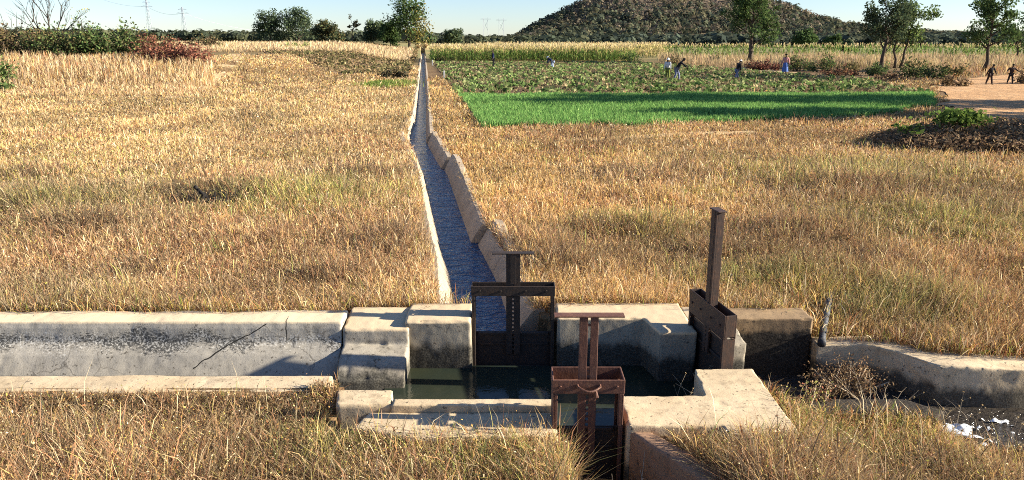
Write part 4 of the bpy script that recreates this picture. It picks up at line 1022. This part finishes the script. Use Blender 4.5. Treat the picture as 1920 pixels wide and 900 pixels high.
# dark belt of woods at the foot of the hill and along the horizon
n = 2600; x = rng.uniform(30, 420, n); y = 300 + 140 * rng.random(n); r = 2.2 + 2.2 * rng.random(n); hgt_ = r * (1.2 + .25 * rng.random(n)) + 3.4 * sm(110, 330, x) * (y - 300) / 140
canopy('far_woodland', x, y, x * 0, r, hgt_, [(.065, .082, .060), (.075, .092, .065), (.095, .105, .07), (.055, .07, .056)], 304, 'belt of dark woods along the horizon on the right, below the hill', 24)
n = 2000; x = rng.uniform(-330, 30, n); y = 300 + 130 * rng.random(n); r = 2.0 + 1.9 * rng.random(n)
canopy('far_woodland', x, y, terrain(x, y), r, r * 1.35 + 1.0 * sm(-100, -220, x), [(.06, .075, .05), (.075, .085, .05), (.09, .095, .055), (.05, .062, .045)], 305, 'low belt of woods along the horizon on the left', 24)
# separate far trees one can tell apart
FT = [(507, 215, 3.9, 7.8, G_BLUE, 'rounded dark tree, left one of two standing before the horizon left of the canal'),
      (563, 215, 4.9, 7.4, G_BLUE, 'wide dark tree, right one of two standing before the horizon left of the canal'),
      (615, 205, 3.2, 4.6, G_OLIVE + G_BLUE, 'low grey green tree right of the two rounded trees'),
      (700, 200, 3.0, 5.0, G_BLUE, 'small dark tree left of the big tree at the end of the canal'),
      (733, 196, 2.6, 5.2, G_DARK, 'dark bushy tree touching the big tree at the end of the canal'),
      (768, 190, 4.7, 11.0, G_DARK, 'big tree with olive right side at the far end of the canal'),
      (846, 210, 2.5, 5.8, G_BLUE, 'small round tree right of the end of the canal'),
      (1508, 190, 2.7, 3.9, G_DARK, 'dark round tree at the foot of the hill, left of the pair of trees'),
      (1560, 195, 2.1, 3.2, G_DARK, 'small dark tree at the foot of the hill, nearer the pair of trees'),
      (1585, 200, 1.5, 2.2, G_BLUE, 'smallest grey green tree at the foot of the hill')]
for i, (px, Y, cr, h, cl, lb) in enumerate(FT):
    p = P0(px, Y)
    root = tree('far_tree', p, h, cr, h * .08, 3600, .55, cl, lb, 320 + i, 'tree', 'separate trees along the horizon', n_limb=16, keep=1, sub=2, cscale=1.5)
    if i == 5:
        rg = np.random.default_rng(399); pos = np.array([2.4, -.8, 5.6]) + rg.normal(0, 1, (900, 3)) * np.array([1.5, 1.3, 2.3]); pos = pos[pos[:, 2] > .4]
        quad_leaves('olive_leaves', pos, .55, leafcol(rg, len(pos), [(.20, .17, .05), (.26, .20, .07), (.15, .15, .05)], .6), M_LEAF, root, .3, 5)
p = P0(662, 190); tree('far_tree', p, 6.6, 1.6, 3.4, 260, .5, G_OLIVE, 'thin sparse tree standing above the bushes left of the big tree', 340, 'tree', 'separate trees along the horizon', n_limb=6, keep=.8, squash=.4)

# ------------------------------------------------------------------ pylons and power lines
def lattice(px, pytop, Y, wb, label):
    x = X_at(px, Y); top = at(px, pytop, Y).z; root = empty('pylon', Vector((x, Y, 0)), label, 'pylon', 'pylons on the horizon')
    bm = bmesh.new(); r = .07 * Y / 400
    def w(z): return wb * (1 - .85 * z / top)
    N = 7
    for sx in (-1, 1):
        for sy in (-1, 1): tube(bm, [(sx * wb / 2, sy * wb / 2, 0), (sx * w(top) / 2, sy * w(top) / 2, top)], [r, r], 4)
    for k in range(N):
        z0, z1 = top * k / N, top * (k + 1) / N
        for sy in (-1, 1):
            tube(bm, [(-w(z0) / 2, sy * w(z0) / 2, z0), (w(z1) / 2, sy * w(z1) / 2, z1)], [r * .6] * 2, 4); tube(bm, [(w(z0) / 2, sy * w(z0) / 2, z0), (-w(z1) / 2, sy * w(z1) / 2, z1)], [r * .6] * 2, 4)
    bm_obj('tower', bm, M_STEEL, root)
    for zz, L in ((top * .84, 3.4), (top * .93, 2.4)):
        bm = bmesh.new(); tube(bm, [(-L, 0, zz), (L, 0, zz)], [r, r], 4); tube(bm, [(-L, 0, zz), (0, 0, zz + 1.0), (L, 0, zz)], [r * .6] * 3, 4); bm_obj('cross_arm', bm, M_STEEL, root)
    return x, top
pa = lattice(284, -2, 470, 3.2, 'taller left pylon above the left bushes')
pb = lattice(349, 13, 430, 3.0, 'right pylon of the left pair, against the pale sky')
def hframe(px, pytop, Y, label):
    x = X_at(px, Y); top = at(px, pytop, Y).z; root = empty('pylon', Vector((x, Y, 0)), label, 'pylon', 'pylons on the horizon')
    for s in (-1, 1):
        bm = bmesh.new(); tube(bm, [(s * 1.5, 0, 0), (s * 1.5, 0, top)], [.13, .10], 5); bm_obj('pole', bm, M_STEEL, root)
    bm = bmesh.new(); tube(bm, [(-3.4, 0, top * .93), (3.4, 0, top * .93)], [.12, .12], 4); bm_obj('cross_arm', bm, M_STEEL, root)
    bm = bmesh.new(); tube(bm, [(-1.5, 0, top * .5), (1.5, 0, top * .9)], [.07, .07], 4); tube(bm, [(1.5, 0, top * .5), (-1.5, 0, top * .9)], [.07, .07], 4); bm_obj('brace', bm, M_STEEL, root)
hframe(911, 32, 520, 'left twin pole pylon between the canal trees and the hill'); hframe(940, 34, 500, 'right twin pole pylon between the canal trees and the hill')
def wire(a, b, sag, label):
    bm = bmesh.new(); pts = [Vector(a).lerp(Vector(b), k / 14) - Vector((0, 0, sag * 4 * (k / 14) * (1 - k / 14))) for k in range(15)]; tube(bm, pts, [.055] * 15, 4)
    tag(bm_obj('power_cable', bm, M_STEEL), label, 'cable')
c0 = at(150, -20, 500); c3 = at(560, 58, 560)
wire((pa[0], 470, pa[1] * .84), (pb[0], 430, pb[1] * .84), 2.2, 'power cable sagging between the two left pylons')
wire((pb[0], 430, pb[1] * .84), c3, 4, 'power cable running right from the right pylon of the left pair')
wire(c0, (pa[0], 470, pa[1] * .84), 3, 'power cable running left from the taller left pylon')

# ------------------------------------------------------------------ small things in the grass
def stump():
    root = empty('charred_stump', gz(G(392, 384)), 'charred forked branch stump sticking up out of the left meadow', 'stump')
    bm = bmesh.new(); tube(bm, [(.05, 0, -.1), (.02, 0, .10), (-.06, .02, .20), (-.20, .03, .34)], [.055, .05, .04, .03], 7); bm_obj('trunk', bm, M_CHAR, root, True)
    bm = bmesh.new(); tube(bm, [(-.20, .03, .335), (-.235, .03, .385), (-.225, .03, .41)], [.028, .042, .02], 7); bm_obj('knob', bm, M_CHAR, root, True)
    bm = bmesh.new(); tube(bm, [(.0, 0, .1), (.10, .04, .17), (.15, .1, .16)], [.03, .022, .012], 6); bm_obj('branch', bm, M_CHAR, root, True)
    rg = np.random.default_rng(400)
    bm = bmesh.new()
    for k in range(260):
        x, y = rg.normal(.03, .26), rg.normal(.05, .20); e = Vector((x * 1.2 + rg.normal(0, .06), y, .14 + .20 * rg.random())); tube(bm, [(x, y, -.05), e], [.010, .004], 3)
    bm_obj('burnt_stalks', bm, M_CHAR, root)['kind'] = 'stuff'
stump()
def pipe():
    root = empty('ribbed_pipe', gz(G(1540, 632)), 'grey ribbed pipe lying in the dry grass beside the brown concrete block', 'pipe')
    pts = []; rad = []; b = root.location
    P_ = [G(1541, 640, -.10), G(1543, 622, -.06), G(1549, 590, -.02), G(1554, 566, .0), G(1555, 548, -.08)]
    m = 66
    for k in range(m):
        f = k / (m - 1) * (len(P_) - 1); i = min(int(f), len(P_) - 2); p = P_[i].lerp(P_[i + 1], f - i) - b; pts.append(p); rad.append((.026, .038, .036)[k % 3])
    bm = bmesh.new(); tube(bm, pts, rad, 12); bm_obj('hose', bm, M_PIPE, root, True)
    bm = bmesh.new(); a = pts[0]; d = (pts[0] - pts[3]).normalized(); tube(bm, [a + d * .002, a + d * .05], [.045, .045], 12); bm_obj('collar', bm, M_PIPE, root, True)
pipe()
def twigs(name, base, label, cat, n, seed, L, spread, mat, r=.006, head=0, bend=(0, 0, 0)):
    rg = np.random.default_rng(seed); root = empty(name, base, label, cat); bm = bmesh.new()
    for k in range(n):
        s = Vector((rg.normal(0, spread * .35), rg.normal(0, spread * .2), -.02)); d = Vector((rg.normal(0, .5) + bend[0], rg.normal(0, .35) + bend[1], .9 + bend[2])).normalized(); l = L * (.55 + .6 * rg.random())
        q = [s]; 
        for j in range(4): d = (d + Vector((rg.normal(0, .16), rg.normal(0, .14), -.09))).normalized(); q.append(q[-1] + d * l / 4)
        tube(bm, q, [r, r * .85, r * .7, r * .5, r * .3], 4)
        for j in range(3):
            st = q[1 + j]; e = st + Vector((rg.normal(0, .5), rg.normal(0, .4), .35)).normalized() * l * .22; tube(bm, [st, e], [r * .5, r * .25], 3)
    bm_obj('stems', bm, mat, root)
    if head:
        rg2 = np.random.default_rng(seed + 1); vs = [v.co[:] for v in root.children[0].data.vertices if v.co.z > L * .45]
        pos = np.array(vs)[rg2.integers(0, len(vs), head)]; quad_leaves('seed_heads', pos, .02, leafcol(rg2, head, [(.60, .48, .28), (.45, .32, .16)], .5), M_BLADE, root)['kind'] = 'stuff'
    return root
twigs('dry_branch', Vector((.82, 4.85, -.55)), 'tangle of bleached thorny twigs hanging over the outlet before the red gate', 'branch', 26, 411, .62, .55, M_TWIG, .0055, bend=(.1, .1, -.25))
twigs('dry_weed', Vector((.22, 5.90, -.44)), 'single dry weed standing in the basin left of the red gate', 'weed', 4, 412, .52, .08, M_TWIG, .004, 40)
twigs('dry_weed', Vector((1.55, 6.42, -.44)), 'thin dry weed in the basin beside the bent concrete slab', 'weed', 7, 413, .62, .25, M_TWIG, .004, 50)
twigs('dry_weed', Vector((2.85, 6.35, -.5)), 'dry weeds growing out of the right channel below the brown block', 'weed', 14, 414, .48, .5, M_TWIG, .003, 120)
twigs('dry_weed', Vector((3.50, 6.55, -.5)), 'tall pale weeds in the right channel beside the winding wall', 'weed', 14, 415, .50, .45, M_TWIG, .003, 120)
twigs('dry_weed', Vector((4.25, 6.10, -.5)), 'thin stalks standing before the white foam in the right channel', 'weed', 12, 416, .36, .7, M_TWIG, .003, 60)
# long pale straws leaning in the foreground
rng = np.random.default_rng(420); n = 330; y = 4.3 + 1.6 * rng.random(n); x = rng.uniform(-4.6, 4.8, n); k = grass_ok(x, y); x, y = x[k], y[k]; m = len(x)
blade_mesh('straw_stalks', x, y, terrain(x, y), .22 + .34 * rng.random(m), .0032 + .0015 * rng.random(m), np.clip(.15 + .8 * rng.random(m), 0, .95), rng.random(m) * 6.28, leafcol(rng, m, [PALE, STRAW, PALE], .5), None,
           'long pale straw stalks leaning over the foreground grass', 'straw', seed_share=.7)
rng = np.random.default_rng(421); n = 1600; y = 8.2 + 14 * rng.random(n) ** 1.4; x = rng.uniform(-1, 1, n) * (.75 * y + 1); sel_ = rng.random(n) < .42; x, y = x[sel_], y[sel_]; k = grass_ok(x, y); x, y = x[k], y[k]; m = len(x)
blade_mesh('straw_stalks', x, y, terrain(x, y), .20 + .24 * rng.random(m), .0007 * y, .1 + .35 * rng.random(m), rng.random(m) * 6.28, leafcol(rng, m, [PALE, STRAW, (.40, .42, .12)], .5), None,
           'scattered taller straw stalks standing over the meadow beyond the wall', 'straw', seed_share=.7)

# ------------------------------------------------------------------ people
def skin_obj(name, verts, edges, radii, mat, parent, sub=1):
    me = bpy.data.meshes.new(name); me.from_pydata([tuple(v) for v in verts], edges, []); o = bpy.data.objects.new(name, me); link(o)
    o.modifiers.new('skin', 'SKIN'); s = o.modifiers.new('sub', 'SUBSURF'); s.levels = sub; s.render_levels = sub
    sv = o.data.skin_vertices[0].data
    for i, r in enumerate(radii): sv[i].radius = (r, r) if np.isscalar(r) else r; sv[i].use_root = (i == 0)
    bake(o); me = o.data; me.materials.clear(); me.materials.append(mat); me.polygons.foreach_set('use_smooth', np.ones(len(me.polygons), bool)); o.name = name
    o.parent = parent; return o
M_SKIN = mat_plain('dark brown skin', (.085, .048, .032), .55, .3, .2, 10)
_mc = {}
def cloth(name, c):
    if name not in _mc: _mc[name] = mat_plain(name, c, .9, .1, .3, 12)
    return _mc[name]
def person(px, py, yaw, H, bend, label, top, bottom, stride=.0, arms=((.1, .25, -.9), (.1, -.25, -.9)), hat=None, skirt=None, jacket=False, bundle=None, knee=.0, elbow=.0):
    """figure faces local +X; yaw turns it; bend leans the trunk forward about the hips"""
    p = gz(G(px, py)); root = empty('person', p, label, 'person', None, R(yaw)); k = H / 1.72
    cb, sb = math.cos(bend), math.sin(bend); hipz = .90 - .10 * knee
    def up(x, y, z):        # trunk coords relative to hip, leaned forward
        return Vector((x * cb + z * sb, y, hipz + z * cb - x * sb)) * k
    V = []; E = []; Rd = []
    def add(v, r, par=None):
        V.append(Vector(v)); Rd.append(r * k if np.isscalar(r) else (r[0] * k, r[1] * k)); i = len(V) - 1
        if par is not None: E.append((par, i))
        return i
    pel = add(up(0, 0, 0), (.125, .10)); sp = add(up(.0, 0, .20), (.115, .085), pel); ch = add(up(-.01, 0, .42), (.13, .095), sp)
    nk = add(up(.0, 0, .58), .050, ch); hb = add(up(.035, 0, .66), .075, nk); hm = add(up(.05, 0, .74), .098, hb); ht = add(up(.04, 0, .82), .070, hm)
    nose = add(up(.165, 0, .725), .012, hm)
    legs = []; armsj = []
    for s, st in ((1, stride), (-1, -stride)):
        hip = add(up(0, s * .09, -.04), .088, pel)
        kn = add(Vector((st * .5 + .12 * knee, s * .10, .48)) * k, .060, hip); an = add(Vector((st - .02, s * .10, .08 + max(0, -st) * .15)) * k, .040, kn)
        to = add(Vector((st + .15, s * .115, .035)) * k, .036, an); legs.append((hip, kn, an, to))
        sh = add(up(-.01, s * .185, .50), .055, ch); d = Vector(arms[0 if s > 0 else 1]); d.normalize()
        el = add(V[sh] + d * .30 * k, .042, sh); d2 = (d + Vector((elbow, 0, 0))).normalized()
        wr = add(V[el] + d2 * .26 * k, .030, el); pm = add(V[wr] + d2 * .07 * k, (.036, .020), wr); armsj.append((sh, el, wr))
        side = d2.cross(Vector((0, 1, 0))).normalized() if abs(d2.y) < .9 else Vector((1, 0, 0))
        for f in range(4):
            b = V[pm] + side * (f - 1.5) * .019 * k + d2 * .03 * k; f1 = add(b, .009, pm); add(b + d2 * (.055 - .008 * abs(f - 1.3)) * k + Vector((.008, -s * .012, 0)) * k, .007, f1)
        th = add(V[wr] + (d2 * .04 + side * .045) * k, .010, wr); add(V[th] + (d2 * .035 + side * .012) * k, .008, th)
    skin_obj('body', V, E, Rd, M_SKIN, root)
    tm = cloth(*top)
    idx = [pel, sp, ch]; vv = [V[pel].lerp(V[sp], .25), V[sp], V[ch], V[ch].lerp(V[nk], .55)]; rr = [.150 * k, .142 * k, .155 * k, .085 * k]; ee = [(0, 1), (1, 2), (2, 3)]
    if jacket: vv.insert(0, V[pel].lerp(V[sp], -.45)); rr.insert(0, .175 * k); ee = [(0, 1), (1, 2), (2, 3), (3, 4)]
    c = len(vv) - 2
    for sh, el, wr in armsj:
        vv += [V[sh], V[el], V[el].lerp(V[wr], .85)]; rr += [.080 * k, .060 * k, .048 * k]; n = len(vv); ee += [(c, n - 3), (n - 3, n - 2), (n - 2, n - 1)]
    skin_obj('jacket' if jacket else 'shirt', vv, ee, rr, tm, root)
    bmn = cloth(*bottom)
    if skirt:
        bm = bmesh.new(); rings = []; hp = V[pel]
        for z, r in ((hipz * k + .12 * k, .155), (hipz * k - .06, .20), (.55 * k, .23), (skirt * k, .29)):
            f = (z - skirt * k) / (hipz * k - skirt * k); cx = hp.x * max(0, f) * .6
            rings.append([bm.verts.new((cx + math.cos(a) * r * k * (1 + .06 * math.sin(5 * a)), math.sin(a) * r * k * 1.05, z)) for a in [2 * math.pi * i / 20 for i in range(20)]])
        for a, b in zip(rings[:-1], rings[1:]):
            for i in range(20): bm.faces.new((a[i], a[(i + 1) % 20], b[(i + 1) % 20], b[i]))
        bm.faces.new(rings[0]); bm_obj('skirt', bm, bmn, root, True)
    else:
        vv = [V[pel]]; rr = [.152 * k]; ee = []
        for hip, kn, an, to in legs:
            vv += [V[hip], V[kn], V[an]]; rr += [.108 * k, .082 * k, .066 * k]; n = len(vv); ee += [(0, n - 3), (n - 3, n - 2), (n - 2, n - 1)]
        skin_obj('trousers', vv, ee, rr, bmn, root)
    for hip, kn, an, to in legs:
        skin_obj('shoe', [V[an] - Vector((.03, 0, .03)) * k, V[an].lerp(V[to], .5) - Vector((0, 0, .02)) * k, V[to]], [(0, 1), (1, 2)], [.048 * k, .048 * k, .042 * k], cloth('dark shoe leather', (.04, .032, .028)), root)
    hc = V[hm] + (V[ht] - V[hm]) * .35
    bm = bmesh.new(); bmesh.ops.create_uvsphere(bm, u_segments=14, v_segments=8, radius=.108 * k)
    for v in bm.verts: v.co = v.co + hc
    ax = (V[ht] - V[hb]).normalized(); bmesh.ops.bisect_plane(bm, geom=bm.verts[:] + bm.edges[:] + bm.faces[:], plane_co=hc - ax * .005 * k, plane_no=ax, clear_inner=True)
    if hat:
        bm_obj('hat', bm, cloth(*hat), root, True)
        bm = bmesh.new(); q = ax.to_track_quat('Z', 'X').to_matrix().to_4x4()
        bmesh.ops.create_cone(bm, cap_ends=True, segments=18, radius1=.175 * k, radius2=.12 * k, depth=.025 * k, matrix=Matrix.Translation(hc - ax * .005 * k) @ q); bm_obj('hat_brim', bm, cloth(*hat), root)
    else: bm_obj('hair', bm, cloth('black hair', (.018, .015, .013)), root, True)
    return root
NAVY = ('navy cloth', (.02, .028, .075)); BLK = ('black cloth', (.02, .02, .024)); WHT = ('white cloth', (.72, .71, .70)); REDC = ('red cloth', (.42, .05, .06)); BLU = ('blue cloth', (.10, .17, .42))
PBLU = ('pale blue cloth', (.40, .48, .64)); GRNC = ('olive green cloth', (.20, .23, .06)); GREY = ('grey blue cloth', (.20, .22, .32)); DKB = ('dark brown cloth', (.045, .03, .028))
PNK = ('pink cloth', (.60, .28, .26))
person(925, 127, 200, 1.85, .06, 'person standing upright before the maize in navy and red clothes', NAVY, BLK, .06, arms=((.25, .3, -.8), (-.1, -.5, -.7)))
person(1036, 130, 160, 1.62, .85, 'person bent over before the maize in navy, with a pale hat', NAVY, PBLU, .10, arms=((.35, .1, -.9), (.35, -.1, -.9)), hat=PBLU, knee=.6)
person(1251, 151, 250, 1.66, .12, 'person in a white shirt and olive trousers behind the stooping worker', WHT, GRNC, .05, arms=((.3, .1, -.8), (.3, -.1, -.8)), hat=WHT)
person(1268, 153, -15, 1.86, .55, 'person in black stooping with arms out beside the white shirted worker', BLK, GREY, .20, arms=((.55, .3, -.5), (.6, -.3, -.45)), jacket=True, knee=.4)
person(1381, 152, 15, 1.58, .28, 'person in a dark jacket and white cap striding through the vegetables', BLK, GREY, .24, arms=((.2, .15, -.9), (.0, -.15, -.9)), jacket=True, hat=WHT)
person(1471, 140, 255, 1.78, .05, 'person in a red and pink top and long blue skirt by the far field edge', PNK, BLU, .0, arms=((.1, .25, -.9), (.1, -.25, -.9)), skirt=.06)
person(1854, 159, 285, 1.38, .20, 'left of the two dark clad walkers on the sandy road, hunched forward', BLK, DKB, .22, arms=((.25, .3, -.75), (-.25, -.3, -.8)), jacket=True)
person(1893, 158, 265, 1.36, .10, 'right of the two dark clad walkers on the sandy road, arms raised to the shoulders', DKB, BLK, .24, arms=((.15, .55, -.5), (.15, -.55, -.5)), jacket=True, elbow=.9)

rng = np.random.default_rng(430); n = 420; y = 7.1 + 2.0 * rng.random(n); x = X_at(1548, 7.9) + rng.normal(0, .17, n); k = grass_ok(x, y) | ((x > 3.28) & (y > 7.7)); x, y = x[k], y[k]; m = len(x)
blade_mesh('dry_grass', x, y, terrain(x, y), .14 + .26 * rng.random(m), .0045 + .003 * rng.random(m), .2 + .6 * rng.random(m), rng.random(m) * 6.28, leafcol(rng, m, [STRAW, GOLD, YGRN, PALE, RED], .7), None, 'tuft of yellow grass grown round the grey ribbed pipe')

bush('dry_brush', Vector((3.42, 6.98, -.46)), .50, .22, .36, 2600, .024, C_BROWN + [(.30, .20, .11), (.22, .12, .07)], 'tangled brown dry brush hanging in the right channel below the ribbed pipe', 440, 'brush', stems=26, smat=M_TWIG, mat=M_BLADE)
bush('dry_brush', Vector((2.72, 6.22, -.30)), .32, .14, .34, 900, .03, C_BROWN + [(.40, .38, .12), (.38, .16, .10)], 'small russet weed clump in front of the brown stained block', 441, 'brush', stems=16, smat=M_TWIG, mat=M_BLADE)
bush('dry_shrub', Vector((float(canal_x(204)) - .2, 205, float(terrain(-23.7, 205)) - .3)), 1.9, 1.4, 2.6, 700, .4, [(.55, .42, .22), (.46, .34, .17), (.62, .50, .30)], 'pale straw coloured shrub closing the far end of the canal', 442, 'shrub')


# grass fringing and overhanging the edges of the concrete
rng = np.random.default_rng(450); segs = [((-7.4, 7.78), (-1.85, 7.78), 1500, .09), ((-1.85, 7.97), (-.45, 8.04), 420, .085), ((.5, 8.06), (1.9, 8.06), 420, .08), ((2.1, 7.9), (3.25, 7.9), 380, .07), ((-7.4, 6.03), (-1.7, 6.03), 2200, -.20),
        ((3.3, 7.60), (4.2, 7.42), 500, -.14), ((4.2, 7.28), (5.0, 7.10), 500, -.15), ((5.0, 7.10), (9.0, 7.02), 1700, -.15), ((-1.25, 5.48), (.35, 5.37), 500, -.16), ((1.7, 5.20), (2.3, 5.30), 700, -.12), ((2.34, 5.3), (2.36, 6.4), 700, -.22), ((2.5, 5.96), (3.75, 5.94), 1300, -.30)]
FX, FY, FZ = [], [], []
for (x0, y0), (x1, y1), n, z0 in segs:
    u = rng.random(n); c = vn(u * math.hypot(x1 - x0, y1 - y0), u * 0 + x0, .35, 3); k = rng.random(n) < .2 + 1.1 * c; u = u[k]
    FX.append(x0 + (x1 - x0) * u + rng.normal(0, .02, len(u))); FY.append(y0 + (y1 - y0) * u + rng.normal(0, .035, len(u))); FZ.append(np.full(len(u), z0))
x, y, z = map(np.concatenate, (FX, FY, FZ)); m = len(x)
blade_mesh('grass_fringe', x, y, z, .08 + .22 * rng.random(m) ** 1.4, .0036 + .003 * rng.random(m), np.clip(.3 + .7 * rng.random(m), 0, .96), rng.random(m) * 6.28, pick(rng, np.tile([.3, .3, .3, .15, .2, .1, .2, .2], (m, 1)), [STRAW, GOLD, RED, PALE, YGRN, GRN, DARK, PINK]) * (.4 + .9 * rng.random((m, 1))), None,
           'dry grass fringing the edges of the concrete copings and walls')
